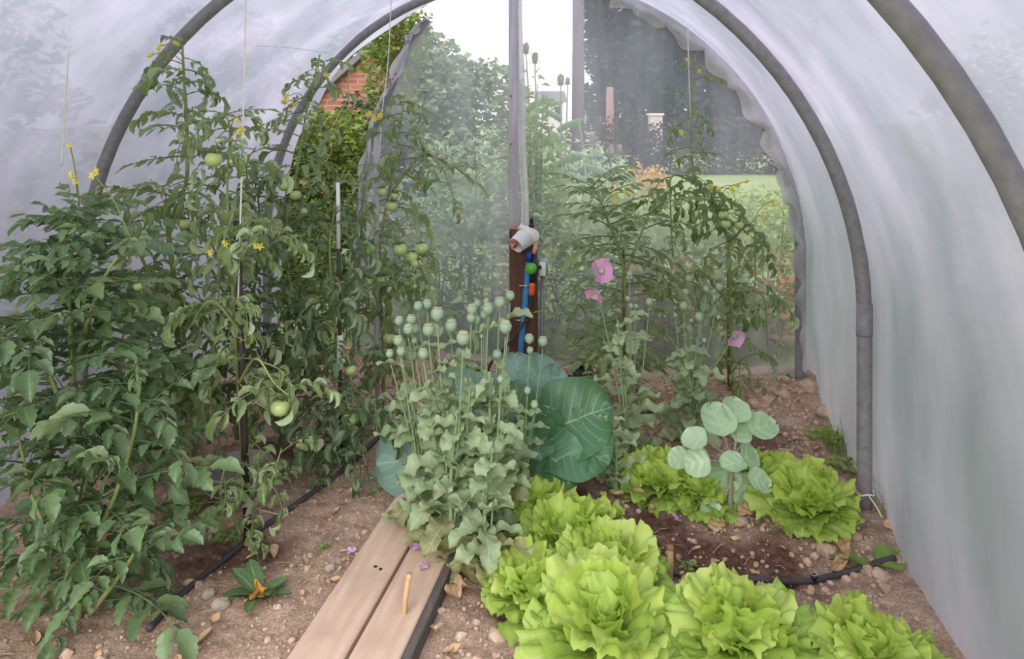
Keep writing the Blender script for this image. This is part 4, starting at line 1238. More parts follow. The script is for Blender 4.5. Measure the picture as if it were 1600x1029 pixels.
Z2 = lambda a: [(800 + x / 3.4286, 364 + y / 3.4286, d, r) for x, y, d, r in a]
rt, _ = poppy('slender poppy carrying the large pink flower in front of the feathery tomato', (985, 735), Z2([(630, 220, 3.5, .024), (735, 370, 3.3, .024), (665, 392, 3.3, .016), (637, 390, 3.3, .016), (620, 352, 3.4, .02), (440, 215, 3.05, .006), (565, 495, 3.05, .012)]), 26, .22, sd=9, htop=(965, 500))
face = lambda ax, ay, az: np.array(Euler((ax, ay, az)).to_matrix().to_4x4())
poppy_flower(rt, (938, 424), 3.03, .058, face(1.25, .1, .2))
poppy_flower(rt, (931, 452), 3.0, .05, face(2.4, .4, -.3))
rt, _ = poppy('leafy poppy with a pink bloom beside the wilting tomato', (1075, 690), Z2([(945, 245, 3.7, .026), (928, 318, 3.6, .026), (1110, 290, 3.6, .028), (1040, 300, 3.6, .024), (920, 392, 3.5, .03), (1003, 450, 3.4, .03), (960, 470, 3.5, .014), (875, 440, 3.5, .016), (1030, 575, 3.4, .016), (1185, 545, 3.4, .010)]), 30, .20, sd=10, htop=(1072, 540))
poppy_flower(rt, (1147, 524), 3.38, .05, face(2.0, .5, .4))
poppy('low poppy without pods close to the far lettuces', (962, 770), (), 16, .15, sd=11, htop=(955, 650))

# ------------------------------------------------------------------ cabbage
g = G(838, 742)
root = thing('cabbage', 'large blue-green cabbage with wide veined leaves behind the poppy clump', 'cabbage', g)
rg = random.Random(5)
mb = MB(); mb.tube([(g[0], g[1], -.03), (g[0], g[1], .10), P(836, 680, 3.08)], [.028, .03, .04], 10); mb.build('stem', M['brassica_stem'], root)
# base (x, y, depth) and tip (x, y, depth) of each leaf, half width over length, the way its face looks
CAB = [((838, 682, 3.08), (952, 636, 3.02), .46, (-.15, -.75, .65), .35, 'cabbage_leaf'), ((842, 692, 3.04), (950, 722, 2.9), .44, (.1, -.6, .75), .8, 'cabbage_leaf'), ((838, 700, 3.0), (905, 752, 2.85), .46, (.1, -.7, .6), .7, 'cabbage_leaf'),
       ((826, 668, 3.14), (806, 556, 3.3), .30, (-.1, -.85, .4), .25, 'cabbage_leaf_pale'), ((834, 668, 3.14), (843, 556, 3.28), .30, (.1, -.85, .4), .3, 'cabbage_leaf_pale'), ((842, 670, 3.12), (868, 574, 3.25), .26, (.2, -.8, .5), .4, 'cabbage_leaf_pale'),
       ((846, 676, 3.1), (888, 616, 3.2), .30, (.1, -.7, .6), .5, 'cabbage_leaf_pale'), ((828, 682, 3.06), (772, 608, 3.05), .42, (.1, -.85, .45), .4, 'cabbage_leaf'), ((830, 690, 3.02), (770, 680, 2.9), .42, (-.2, -.6, .75), .6, 'cabbage_leaf'),
       ((820, 680, 3.14), (738, 596, 3.3), .32, (-.2, -.75, .6), .3, 'cabbage_leaf_pale'), ((815, 690, 3.14), (690, 594, 3.3), .26, (-.2, -.75, .6), .3, 'cabbage_leaf_pale'), ((800, 712, 3.1), (594, 722, 3.0), .30, (-.15, -.8, .55), .35, 'cabbage_leaf_pale'),
       ((832, 690, 3.02), (838, 640, 2.98), .5, (0, -.9, .4), -.5, 'cabbage_leaf'), ((836, 690, 3.0), (846, 720, 2.86), .46, (0, -.6, .8), .7, 'cabbage_leaf'), ((838, 684, 3.05), (860, 634, 3.02), .5, (.2, -.8, .5), -.4, 'cabbage_leaf')]
for b_, t_, W, nrm, dr, m in CAB:
    p0, p1_ = P(*b_), P(*t_); X = p1_ - p0; L = np.linalg.norm(X) * (1 + .04 * dr * dr) * 1.04; X /= np.linalg.norm(X)
    n_ = np.array(nrm); n_ = n_ - X * X.dot(n_); n_ /= np.linalg.norm(n_); Y = np.cross(n_, X)
    ca, sa = math.cos(dr * .5), math.sin(dr * .5)
    X, n_ = X * ca + n_ * sa, n_ * ca - X * sa
    Mx = np.eye(4); Mx[:3, 0] = X; Mx[:3, 1] = Y; Mx[:3, 2] = n_; Mx[:3, 3] = p0 - g
    tm = cabbageleaf(rg, W, .06, .2, dr, .12)
    lb = MB(); lb.add(tm[0] * L, tm[1], None, tm[2])
    put(lb.mesh('leaf', M[m]), 'leaf', root, Mx)

# ------------------------------------------------------------------ young brassica with round leaves
g = G(1141, 800)
root = thing('brassica', 'young brassica with round pale leaves standing before the far lettuces', 'cabbage', g)
crown = P(1146, 712, g[1] - .01)
mb = MB(); sp = smoothpath([g + [0, 0, -.03], P(1141, 760, g[1]), crown], 14); mb.tube(sp, np.linspace(.012, .009, 14), 9)
# leaf: centre pixel, depth shift, length, half width, tilt direction of the blade normal
BL = [(1122, 655, .02, .16, .40, (0.05, -.75, .65), 95), (1086, 685, -.05, .115, .42, (-.1, -.45, .9), 160), (1090, 722, -.08, .12, .40, (-.2, -.85, .5), 190), (1060, 715, .04, .10, .4, (-.3, -.6, .6), 180), (1146, 722, -.10, .11, .42, (.1, -.3, .95), 215),
      (1187, 750, -.08, .12, .33, (.2, -.65, .75), -25), (1112, 797, -.05, .10, .42, (-.1, -.9, .4), 235), (1171, 712, .0, .11, .40, (.3, -.7, .6), 20), (1190, 665, .05, .15, .36, (-.1, -.6, .8), 25), (1155, 672, .03, .12, .40, (.2, -.75, .6), 60), (1150, 640, .06, .13, .42, (.1, -.7, .7), 80), (1132, 745, .03, .14, .42, (0, -.9, .4), 250), (1165, 765, .03, .15, .42, (.1, -.9, .4), -70)]
for x, y, dd, L, W, nrm, dirang in BL:
    c = P(x, y, g[1] + dd)
    n_ = np.array(nrm); n_ /= np.linalg.norm(n_)
    a = math.radians(dirang); X = np.array([math.cos(a), 0, math.sin(a)]); X = X - n_ * X.dot(n_); X /= np.linalg.norm(X); Y = np.cross(n_, X)
    Mx = np.eye(4); Mx[:3, 0] = X; Mx[:3, 1] = Y; Mx[:3, 2] = n_
    L *= .88
    tm = cabbageleaf(rg, W + .08, .02, .25, .5, .0)
    V = tm[0] * L
    Mx[:3, 3] = c - X * L * .47 - g
    lb = MB(); lb.add(V, tm[1], None, tm[2])
    put(lb.mesh('leaf', M['brassica_leaf']), 'leaf', root, Mx)
    p0 = c - X * L * .47
    sm_ = nearest(sp[7:], p0)
    mb.tube(smoothpath([sm_, (sm_ + p0) / 2 + [0, 0, -.012], p0 + X * .01], 8), [.006, .005, .0045, .004, .004, .0038, .0036, .0034], 6, False)
mb.build('stem', M['brassica_stem'], root)

# ------------------------------------------------------------------ lettuces
def leafmesh(tm, name, mat):
    mb = MB(); mb.add(tm[0], tm[1], None, tm[2], R.random())
    return mb.mesh(name, mat)


LM_OUT = [leafmesh(t, 'outer_leaf', M['lettuce_outer']) for t in LT_OUT]
LM_MID = [leafmesh(t, 'inner_leaf', M['lettuce_leaf']) for t in LT_OUT]
LM_IN = [leafmesh(t, 'inner_leaf', M['lettuce_leaf']) for t in LT_IN]


def heart_mesh():
    mb = MB()
    for k in range(6):
        tm = LT_IN[k]
        mb.tmpl((tm[0], tm[1], tm[2]), trs((.03 * math.cos(k), .03 * math.sin(k), .05), rot(k * 1.1, 1.25 - .05 * k, .2), .62 - .04 * k))
    return mb.mesh('heart', M['lettuce_leaf'])


HEART = heart_mesh()


def lettuce(px, py, r, label, sd, hs=1.0, dark=0):
    rg = random.Random(500 + sd)
    g = G(px, py)
    root = thing('lettuce', label, 'lettuce', g, 'lettuces')
    k0 = rg.random() * 6
    for k in range(9):
        az = k0 + k * 2 * PI / 9 + rg.uniform(-.2, .2)
        put(rg.choice(LM_OUT), 'outer_leaf', root, trs((.02 * math.cos(az), .02 * math.sin(az), .015), rot(az, rg.uniform(.35, .8) * hs, rg.uniform(-.4, .4)), r * rg.uniform(.85, 1.2)))
    for k in range(8):
        az = k0 + .4 + k * 2 * PI / 8 + rg.uniform(-.2, .2)
        put(rg.choice(LM_MID), 'inner_leaf', root, trs((.015 * math.cos(az), .015 * math.sin(az), .03), rot(az, rg.uniform(.75, 1.2) * hs, rg.uniform(-.5, .5)), r * rg.uniform(.75, 1.08)))
    for k in range(6):
        az = k0 + k * 2 * PI / 6 + rg.uniform(-.2, .2)
        put(rg.choice(LM_IN), 'inner_leaf', root, trs((.01 * math.cos(az), .01 * math.sin(az), .03), rot(az, rg.uniform(.95, 1.4) * hs, rg.uniform(-.6, .6)), r * rg.uniform(.65, .98)))
    put(HEART, 'heart', root, trs((0, 0, .02), rot(rg.random() * 6), r * 1.15))
    mb = MB(); mb.tube([g + [0, 0, -.03], g + [0, 0, .03]], [.016, .02], 8); mb.build('stump', M['lettuce_leaf'], root)
    return root


lettuce(838, 815, .17, 'frilly green lettuce tucked against the poppies, first of the diagonal row from the cabbage', 1)
lettuce(888, 862, .20, 'frilly lettuce in the diagonal row between the poppies and the dark trench', 2)
lettuce(838, 945, .16, 'darker lower lettuce beside the poppy foot on the path side of the row', 3, .8)
lettuce(950, 920, .19, 'pale lettuce in the diagonal row next to the square wooden peg', 4)
lettuce(948, 1012, .225, 'large bright lettuce with wide frilled leaves, closest to the planks at the front', 5)
lettuce(1152, 1022, .205, 'bright front lettuce below the drip pipe, alone on its stretch of soil', 6)
lettuce(1358, 1045, .17, 'low bright lettuce nearest the film in the front row', 7, .85)
lettuce(1030, 772, .17, 'lettuce behind the young brassica on the poppy side', 8)
lettuce(1205, 772, .16, 'lettuce half hidden directly behind the young brassica', 9)
lettuce(1262, 808, .20, 'full round lettuce beside the hoop leg and its twine', 10)
lettuce(1095, 790, .13, 'small lettuce under the leaves of the young brassica', 11, .8)

# ------------------------------------------------------------------ small ground plants and litter
def sprig(px, py, n, L, kind, label, name='weed', mat='weed_leaf', el=(.1, .9), W=.3, grp=None, cat='weed', droop=.5, sd=0):
    rg = random.Random(900 + sd); g = G(px, py)
    g[2] = float(soil_h(g[:1], g[1:2])[0]) - .004
    root = thing(name, label, cat, g, grp)
    st = MB(); fo = MB()
    for k in range(n):
        az = k * 2.399 + rg.uniform(-.4, .4); e = rg.uniform(*el); l = L * rg.uniform(.6, 1.1)
        if kind == 'grass':
            V, Q, uv = leaf(7, 3, l, lambda t: .016 * (1 - t) + .002, lambda t, s: .01 * s * s, rg.uniform(.0, .6))
            fo.tmpl((V, Q, uv), trs(g + np.array([rg.uniform(-.05, .05), rg.uniform(-.05, .05), 0]), rot(az, e, 0)), rg.random())
        elif kind == 'stalk':
            sp = smoothpath([g, g + np.array([math.cos(az) * l * .3, math.sin(az) * l * .3, l * .5]), g + np.array([math.cos(az) * l * math.cos(e), math.sin(az) * l * math.cos(e), l * math.sin(e) + .01])], 6)
            st.tube(sp, .0018, 4, False)
            for q in range(3):
                V, Q, uv = leaf(7, 5, L * .5 * rg.uniform(.7, 1.2), lambda t: W * np.sin(PI * t) * (1 - .2 * ((t * 4) % 1)) + .01, lambda t, s: .2 * s * s, droop)
                fo.tmpl((V, Q, uv), trs(sp[-1 - q], rot(az + (q - 1) * 1.1, .2, rg.uniform(-.3, .3))), rg.random())
        else:
            V, Q, uv = leaf(15, 7, l, lambda t: W * np.clip(t * 2.2 + .15, 0, 1) * np.sqrt(np.clip(1 - np.clip(t - .5, 0, 1) ** 2 * 4, 0, 1)) + .008, lambda t, s: .2 * s * s * W + .018 * np.sin(t * 40) * np.abs(s), droop)
            fo.tmpl((V, Q, uv), trs(g, rot(az, e, rg.uniform(-.3, .3))), rg.random())
    if st.n: st.build('stem', M['twig'], root)
    fo.build('foliage', M[mat], root)
    return root, g


rt, g = sprig(405, 940, 11, .125, 'broad', 'small primrose with crinkled dark leaves and yellowed lower leaves on bare soil', 'primrose', 'primrose_leaf', (.3, 1.0), .19, None, 'primrose', .7, 1)
yl = MB()
for k, (az, e, l) in enumerate(((2.6, .5, .05), (4.6, .05, .06), (5.5, .1, .06), (.1, .4, .04))):
    V, Q, uv = leaf(11, 5, l, lambda t: .26 * np.sin(PI * t ** .8) + .01, lambda t, s: .25 * s * s + .03 * np.sin(t * 30), -.7)
    yl.tmpl((V, Q, uv), trs(g + [0, 0, .012], rot(az, e, .4)))
o = yl.build('yellowed_leaves', M['yellow_leaf'], rt); o['label'] = 'yellow and orange withered leaves'
sprig(1075, 882, 7, .035, 'stalk', 'tiny green seedling in dark soil beside the square wooden peg', 'seedling', W=.32, cat='seedling', sd=2)
sprig(1302, 705, 12, .09, 'stalk', 'bushy green weed growing beside the middle hoop leg', W=.3, sd=3)
sprig(1318, 742, 10, .07, 'stalk', 'low round-leaved weed right at the middle hoop leg', W=.36, sd=4)
sprig(1310, 715, 60, .15, 'grass', 'tuft of fine grass at the film behind the full round lettuce', 'grass_tuft', 'grass_blade', (1.0, 1.55), cat='grass', sd=5)
sprig(1388, 800, 40, .14, 'grass', 'grass tuft along the film foot in front of the hoop leg', 'grass_tuft', 'grass_blade', (1.0, 1.55), cat='grass', sd=6)
sprig(350, 850, 9, .05, 'stalk', 'small weed between the corner tomato and the black stake', W=.3, sd=7)
sprig(505, 860, 5, .03, 'stalk', 'tiny pale seedling on the soil next to the wider plank', 'seedling', W=.3, cat='seedling', sd=8)
sprig(285, 800, 12, .09, 'stalk', 'straggling weed leaning out from the corner tomato', W=.22, sd=9)
sprig(905, 560, 14, .16, 'stalk', 'low greenery at the end sheet behind the black pot', W=.3, sd=10)


def ground_leaf(px, py, L, W, az, label, mat, name='dry_leaf', el=.15, roll=.3, droop=.5, grp=None, cat='dry leaf', crumple=.06, z=.012):
    g = G(px, py); zz_ = float(soil_h(g[:1], g[1:2])[0]); u = g[0] * TC - g[1] * TS
    if -1.04 < u < -.71: zz_ = .04
    g[2] = zz_ + z
    rg = random.Random(int(px * 7 + py))
    V, Q, uv = leaf(13, 9, L, lambda t: W * np.sin(PI * np.clip(t, 0, 1) ** .8) ** .7 * (1 - .18 * ((t * 5) % 1)) + .01, lambda t, s: .3 * W * s * s + crumple * np.sin(t * 11 + s * 4 + px) + crumple * .6 * np.sin(s * 8 + t * 5), droop)
    mb = MB(); mb.tmpl((V, Q, uv), trs(g, rot(az, el, roll)))
    lo = mb.V[0][:, 2].min()
    if lo < zz_ + .001: mb.V[0] = mb.V[0] + np.array([0, 0, zz_ + .001 - lo])
    mb.tube([mb.V[0][4] - (mb.V[0][60] - mb.V[0][4]) * .5 + [0, 0, .004], mb.V[0][4]], [.0015, .002], 5)
    return tag(mb.build(name, M[mat], loc=g), label, cat, grp)


D = 'dry leaves on the soil'
ground_leaf(712, 922, .13, .26, -1.5, 'long curled brown leaf hanging down by the edging board', 'dry_leaf', el=.5, roll=.5, grp=D, crumple=.1)
ground_leaf(750, 905, .11, .3, -.4, 'brown leaf on soil just right of the edging board', 'dry_leaf', grp=D, crumple=.1)
ground_leaf(778, 868, .17, .36, -.3, 'large pale dry leaf under the poppies beside the darker lettuce', 'dry_leaf', el=.35, grp=D, crumple=.08)
ground_leaf(668, 828, .09, .4, 2.2, 'crumpled brown leaf between plank and poppy foot', 'dry_leaf', el=.5, grp=D, crumple=.12)
ground_leaf(720, 845, .14, .45, -1.0, 'broad tan leaf hanging at the foot of the foremost poppy', 'dry_leaf', el=.2, grp=D, crumple=.08, z=.06)
ground_leaf(985, 782, .08, .45, -.1, 'tan leaf scrap on soil in front of the low poppy', 'dry_leaf', grp=D, crumple=.1)
ground_leaf(1106, 826, .08, .45, .4, 'tan leaf scrap below the young brassica next to purple petals', 'dry_leaf', grp=D, crumple=.1)
ground_leaf(1152, 808, .07, .5, .2, 'orange brown leaf at the foot of the young brassica', 'dry_leaf', grp=D, crumple=.1)
ground_leaf(1300, 888, .13, .14, .6, 'long twisted tan leaf lying across the drip pipe', 'dry_leaf', el=.3, grp=D, crumple=.12)
ground_leaf(1316, 862, .06, .4, .9, 'small upright tan leaf above the dripper by the dark trench', 'dry_leaf', el=.7, grp=D, crumple=.1)
ground_leaf(1380, 822, .06, .4, .1, 'pale dry leaf at the film foot beyond the twine', 'dry_leaf', grp=D)
ground_leaf(300, 830, .06, .4, .1, 'pale dry leaf near the straggling weed by the corner tomato', 'dry_leaf', grp=D)
ground_leaf(342, 700, .08, .4, .3, 'rust coloured leaf on soil behind the bucket', 'dry_leaf', grp=D)
ground_leaf(458, 640, .12, .25, -.4, 'withered tan leaf on soil beyond the lone fruit of the spindly tomato', 'dry_leaf', grp=D)
ground_leaf(1358, 882, .13, .38, 2.6, 'fallen green leaf on the drip pipe nearer the twisted tan leaf', 'grass_blade', 'fallen_leaf', grp='fallen green leaves', cat='leaf', crumple=.02)
ground_leaf(1368, 882, .15, .36, .35, 'broad fallen green leaf at the drip pipe end by the film', 'grass_blade', 'fallen_leaf', grp='fallen green leaves', cat='leaf', crumple=.03)
for i, (x, y, lb) in enumerate(((548, 864, 'purple petal on soil against the wider plank'), (651, 881, 'purple petal on the plank nearest the poppy foot'), (665, 913, 'purple petal on the plank close to the cane peg'), (1064, 817, 'flat purple petal on dark soil below the young brassica'), (1081, 806, 'upright purple petal on dark soil, closer to the young brassica'), (1016, 778, 'purple petal beside the tan scrap near the low poppy'))):
    g = G(x - 7, y); u = g[0] * TC - g[1] * TS
    ground_leaf(x - 7, y, .036, .42, .2 + i * .5, lb, 'purple_petal', 'petal', el=.2 if i != 4 else .9, grp='fallen purple petals', cat='petal', crumple=.08)
for i, (x, y, s, lb) in enumerate(((1276, 716, .012, 'white pebble on soil behind the full round lettuce'), (1160, 817, .024, 'reddish stone at the foot of the young brassica'), (1375, 895, .030, 'rounded soil-coloured stone below the drip pipe end'), (325, 938, .022, 'pale stone beside the primrose'), (345, 955, .028, 'flat pale stone in front of the primrose'), (516, 890, .018, 'grey stone on soil next to the wider plank'), (1265, 625, .06, 'large clod heaped at the foot of the far hoop leg'), (1225, 640, .04, 'clod on the bank below the far hoop leg'), (1290, 662, .05, 'pale clod on the bank close to the right film'))):
    g = G(x, y); g[2] = float(soil_h(g[:1], g[1:2])[0]) + s * .3
    bm = bmesh_sub = None
    n1, n2 = 14, 18; th = np.linspace(0, PI, n1)[:, None]; ph = (np.arange(n2) * 2 * PI / n2)[None, :]
    dx, dy, dz_ = np.sin(th) * np.cos(ph), np.sin(th) * np.sin(ph), np.cos(th) + 0 * ph
    rad = s * (1 + .22 * vnoise(dx * 1.7 + i * 9, dy * 1.7 + dz_ * 1.3, i) + .1 * vnoise(dx * 4 + i, dz_ * 4 + dy * 3, i + 9))
    V = np.stack([dx * rad, dy * rad, dz_ * rad * .7], 2).reshape(-1, 3) + g
    Q = [(a * n2 + b, (a + 1) * n2 + b, (a + 1) * n2 + (b + 1) % n2, a * n2 + (b + 1) % n2) for a in range(n1 - 1) for b in range(n2)]
    mb = MB(); mb.add(V, Q); tag(mb.build('stone', M['clod' if s > .028 else 'stone'], loc=g), lb, 'stone', 'stones on the beds')
# ------------------------------------------------------------------ outside
def cloud(mb, c, rad, n, size, W=.32, rg=R, shell=.55, up=.3, flat=0):
    c = np.asarray(c, float); rad = np.asarray(rad, float)
    tm = small_leaf(1, W)
    for k in range(n):
        while True:
            d = np.array([rg.uniform(-1, 1) for _ in range(3)])
            l = np.linalg.norm(d)
            if .05 < l <= 1: break
        d = d / l * max(l, shell * rg.random() ** .4)
        p = c + d * rad
        az = math.atan2(d[1], d[0]) + rg.uniform(-1.3, 1.3)
        el = rg.uniform(-.7, .7) + up * .5
        V = tm[0] @ (rot(az, el, rg.uniform(-1.2, 1.2))[:3, :3] * size * rg.uniform(.6, 1.3)).T + p
        mb.add(V, tm[1][:, :4], [(1, 4, 2), (2, 4, 3)], None, rg.random())


def bush(label, blobs, n, size, mat, name='bush', cat='bush', stems=6, W=.32, sd=0, grp=None, trunk=None, barkm='twig', up=.3):
    """blobs: (centre, radii) ellipsoids of leaves above the ground"""
    rg = random.Random(3000 + sd)
    c0 = np.asarray(blobs[0][0], float); g = np.array([c0[0], c0[1], -.05])
    root = thing(name, label, cat, g, grp)
    fo = MB(); st = MB()
    tot = sum(b[1][0] * b[1][2] for b in blobs)
    for c, r in blobs:
        cloud(fo, c, r, int(n * r[0] * r[2] / tot), size, W, rg, up=up)
        for k in range(max(1, stems // len(blobs))):
            d = np.array([rg.uniform(-.6, .6), rg.uniform(-.6, .6), rg.uniform(-.2, .8)])
            b = np.array([c[0] + d[0] * r[0] * .5, c[1] + d[1] * r[1] * .5, -.1]) if not trunk else g + [0, 0, trunk[1] * .8]
            st.tube(smoothpath([b, (b + np.asarray(c)) / 2 + [.03, 0, 0], np.asarray(c) + d * np.asarray(r)], 8), np.linspace(.012, .004, 8) * (1 if not trunk else 6), 5, False)
    if trunk:
        st.tube([g, g + [.02, 0, trunk[1] * .5], g + [0, 0, trunk[1]]], [trunk[0] * 1.15, trunk[0], trunk[0] * .6], 12)
    fo.build('foliage', M[mat], root); st.build('stem' if not trunk else 'trunk', M[barkm], root)
    return root


# tall growth right behind the clear sheet
B = [
    ('pale green tall weeds behind the sheet, between timber post and feathery tomato', 880, 5.3, .62, .75, 'pale_bush_leaf', 1400),
    ('soft green weeds behind the sheet, straight behind the feathery tomato', 985, 5.4, .6, .72, 'bush_leaf', 1400),
    ('bright green weeds behind the sheet, between the two end tomatoes', 1075, 5.2, .55, .68, 'pale_bush_leaf', 1300),
    ('green weeds behind the sheet next to the far hoop leg', 1190, 5.2, .6, .72, 'bush_leaf', 1500),
    ('bluish weeds behind the clear sheet, close on the path side of the timber post', 760, 5.3, .65, .85, 'blue_bush_leaf', 1400),
    ('bluish tall weeds behind the clear sheet near the curved door pipe', 680, 5.6, .7, 1.0, 'blue_bush_leaf', 1500),
]
for i, (lb, x, d, w, h, m, n) in enumerate(B):
    c = P(x, 300, d)
    bush(lb, [((c[0], d, h * .45), (w, .45, h * .75)), ((c[0] + .2, d + .3, h), (w * .5, .3, h * .45))], n, .085, m, 'weed_clump', 'weeds', 10, .3, i, 'weeds behind the end sheet')
c = P(835, 200, 5.6); bush('tall green plant rising right behind the pale pole', [((c[0], 5.6, .8), (.28, .3, .85)), ((c[0] - .02, 5.6, 1.5), (.16, .2, .45))], 900, .09, 'bush_leaf', 'tall_weed', 'weeds', 8, .28, 20)
for i, (x, w, lb) in enumerate(((1035, .3, 'reddish dock behind the sheet beside the leafy poppy'), (1205, .35, 'reddish dock behind the sheet beside the wilting tomato'))):
    c = P(x, 400, 4.95); bush(lb, [((c[0], 4.95, .25), (w, .2, .42))], 420, .08, 'red_leaf', 'dock_plant', 'weeds', 6, .3, 30 + i)
# mid distance
for i, (x, d, w, h, m, lb) in enumerate(((1000, 9.5, 1.0, .52, 'pale_bush_leaf', 'yellow-green grassy mound beyond the weeds, before the orange bush'), (1180, 8.5, 1.1, .65, 'bush_leaf', 'green mound of growth beyond the weeds near the scalloped film'), (880, 9.0, .9, 1.15, 'blue_bush_leaf', 'hazy green thicket under the white house'), (740, 9.5, 1.2, 1.3, 'mid_tree_leaf', 'hazy thicket beyond the sheet on the path side of the pole'))):
    c = P(x, 300, d); bush(lb, [((c[0], d, h * .5), (w, .7, h * .6))], 1300, .12, m, 'bush', 'bush', 6, .32, 40 + i)
c = P(1000, 270, 13); bush('orange-brown bush in front of the dark hedge', [((c[0], 13, .1), (.6, .5, .5)), ((c[0] + .05, 13, .45), (.42, .4, .24))], 900, .12, 'orange_leaf', 'bush', 'bush', 5, .3, 50)
for i, (x, d, h, w, lb) in enumerate(((960, 20, 1.7, 1.7, 'dark purplish hedge section below the little house'), (1080, 20, 1.75, 1.8, 'dark purplish hedge section below the pink chimney'), (1190, 20, 1.8, 1.8, 'dark purplish hedge section nearest the scalloped film'))):
    c = P(x, 300, d); bush(lb, [((c[0], d, h * .3), (w, .6, h * .62))], 2200, .16, 'hedge_leaf', 'hedge', 'hedge', 6, .34, 60 + i, 'dark hedge sections')
# trees
TR = [
    ('huge dark conifer rising behind the little house', 985, 30, [((0, 0, 6.5), (1.9, 1.2, 3.0)), ((-.7, 0, 4.6), (1.1, 1, 1.5)), ((.3, 0, 9), (1.5, 1.2, 2.2)), ((.2, 0, 2.2), (2.0, 1, 2.4))], 8500, .48, 'conifer_leaf', (.3, 8)),
    ('huge dark conifer rising behind the pink chimney', 1085, 31, [((0, 0, 6), (2.2, 1.2, 3.6)), ((.2, 0, 9), (1.9, 1.2, 2.4)), ((0, 0, 2.4), (2.2, 1, 2.4))], 8500, .48, 'conifer_leaf', (.32, 8)),
    ('dark conifer behind the scalloped film edge', 1185, 30, [((0, 0, 5), (2.2, 1.2, 3.4)), ((.2, 0, 8), (2.2, 1.2, 3)), ((0, 0, 2.2), (2.2, 1, 2.2))], 8500, .48, 'conifer_leaf', (.3, 8)),
    ('broad hazy tree behind the sheet beside the curved door pipe', 640, 16, [((0, 0, 1.8), (1.5, 1.0, 1.9)), ((-.6, 0, 3.0), (1.2, 1, .9))], 3600, .24, 'mid_tree_leaf', (.14, 2.5)),
    ('lower hazy tree behind the sheet next to the pale pole', 735, 17, [((0, 0, 1.4), (1.6, 1.0, 1.6)), ((-.5, 0, 2.3), (1.0, .8, .75))], 3200, .24, 'mid_tree_leaf', (.14, 2)),
]
for i, (lb, x, d, bl, n, s, m, tk) in enumerate(TR):
    c = P(x, 180, d)
    bush(lb, [((c[0] + b[0], d + b[1], b[2]), r) for b, r in bl], n, s, m, 'tree', 'tree', 10, .34, 70 + i, 'trees beyond the tunnel', tk, 'bark')
# clear view through the gap
c = P(505, 300, 6.6); bush('yellow-green shrub seen clearly through the open gap below the brick wall', [((c[0], 6.6, .75), (.55, .5, .9)), ((c[0] + .1, 6.5, 1.3), (.42, .4, .38))], 4200, .085, 'gap_leaf', 'shrub', 'shrub', 10, .36, 80)
c = P(560, 220, 7.4); bush('dark leafy shrub filling the open gap beside the curved door pipe', [((c[0], 7.4, .7), (.75, .5, 1.0)), ((c[0] + .12, 7.4, 1.35), (.42, .4, .5))], 4600, .09, 'dark_leaf', 'shrub', 'shrub', 10, .3, 81)
c = P(612, 110, 9.1); bush('leafy tree top above the curved door pipe, beside the red brick', [((c[0], 9.1, 2.15), (.36, .4, .9)), ((c[0] + .1, 9.1, 2.7), (.40, .4, .65))], 2400, .10, 'gap_leaf', 'tree', 'tree', 8, .3, 82, 'trees beyond the tunnel', (.08, 2.2), 'bark')
# unseen hedges outside the long walls, raised and set close to dim the film
for i, (u, v, w, h, m, lb) in enumerate(((-3.75, 2.6, 1.7, 2.7, 'dark_leaf', 'unseen dark hedge outside the lilac film behind the tomato row, raised to dim it'), (-3.85, 5.9, 1.6, 2.5, 'dark_leaf', 'unseen dark hedge outside the film beyond the second hoop, raised to dim it'), (2.3, 1.8, 1.4, 2.2, 'bush_leaf', 'unseen green growth outside the film nearest the viewer, raised to dim it'), (2.4, 4.7, 1.5, 2.1, 'pale_bush_leaf', 'unseen green growth outside the film behind the middle hoop leg, raised to dim it'))):
    c = T(u, v); bush(lb, [((c[0], c[1], h * .42), (.62, w, h * .66))], 4200, .13, m, 'hedge', 'hedge', 6, .34, 90 + i)

# teasels
def teasel(heads, base, label, sd):
    rg = random.Random(7000 + sd)
    d = heads[0][2]; g = np.array([P(base, 0, d)[0], d, -.08])
    root = thing('teasel', label, 'teasel', g, 'teasels behind the sheet')
    st = MB(); fo = MB()
    for x, y, dd, s in heads:
        c = P(x, y, dd)
        st.tube(smoothpath([g, g + (c - g) * .6 + [.02, 0, .05], c - [0, 0, s]], 12), np.linspace(.012, .006, 12), 5)
        hb = MB(); hb.lathe([(.01, -s), (s * .42, -s * .75), (s * .52, -.1 * s), (s * .42, s * .6), (s * .15, s), (0, s * 1.02)], 14, c - g + g)
        for q in range(70):
            th, zz_ = rg.random() * 6.28, rg.uniform(-.8, .85)
            r_ = s * .5 * math.sqrt(max(0, 1 - zz_ * zz_)); p = c + np.array([r_ * math.cos(th), r_ * math.sin(th), zz_ * s])
            hb.tube([p, p + np.array([math.cos(th) * .2, math.sin(th) * .2, .18]) * s], [.004, .001], 3, False)
        hb.build('seed_head', M['bark'], root)
        for q in range(6):
            a = q * 1.05; p = c - np.array([0, 0, s])
            st.tube(smoothpath([p, p + np.array([math.cos(a) * s * .7, math.sin(a) * s * .7, .0]), p + np.array([math.cos(a) * s * .9, math.sin(a) * s * .9, s * .7])], 5), .003, 3, False)
    for k in range(10):
        t = .3 + .55 * k / 10; c = P(*heads[0][:3]); p = g + (c - g) * t
        V, Q, uv = leaf(7, 3, .28, lambda t: .12 * np.sin(PI * t) + .01, lambda t, s: .2 * s * s, .6)
        fo.tmpl((V, Q, uv), trs(p, rot(k * 2.4, .6, 0)))
    st.build('stem', M['twig'], root); fo.build('foliage', M['blue_bush_leaf'], root)


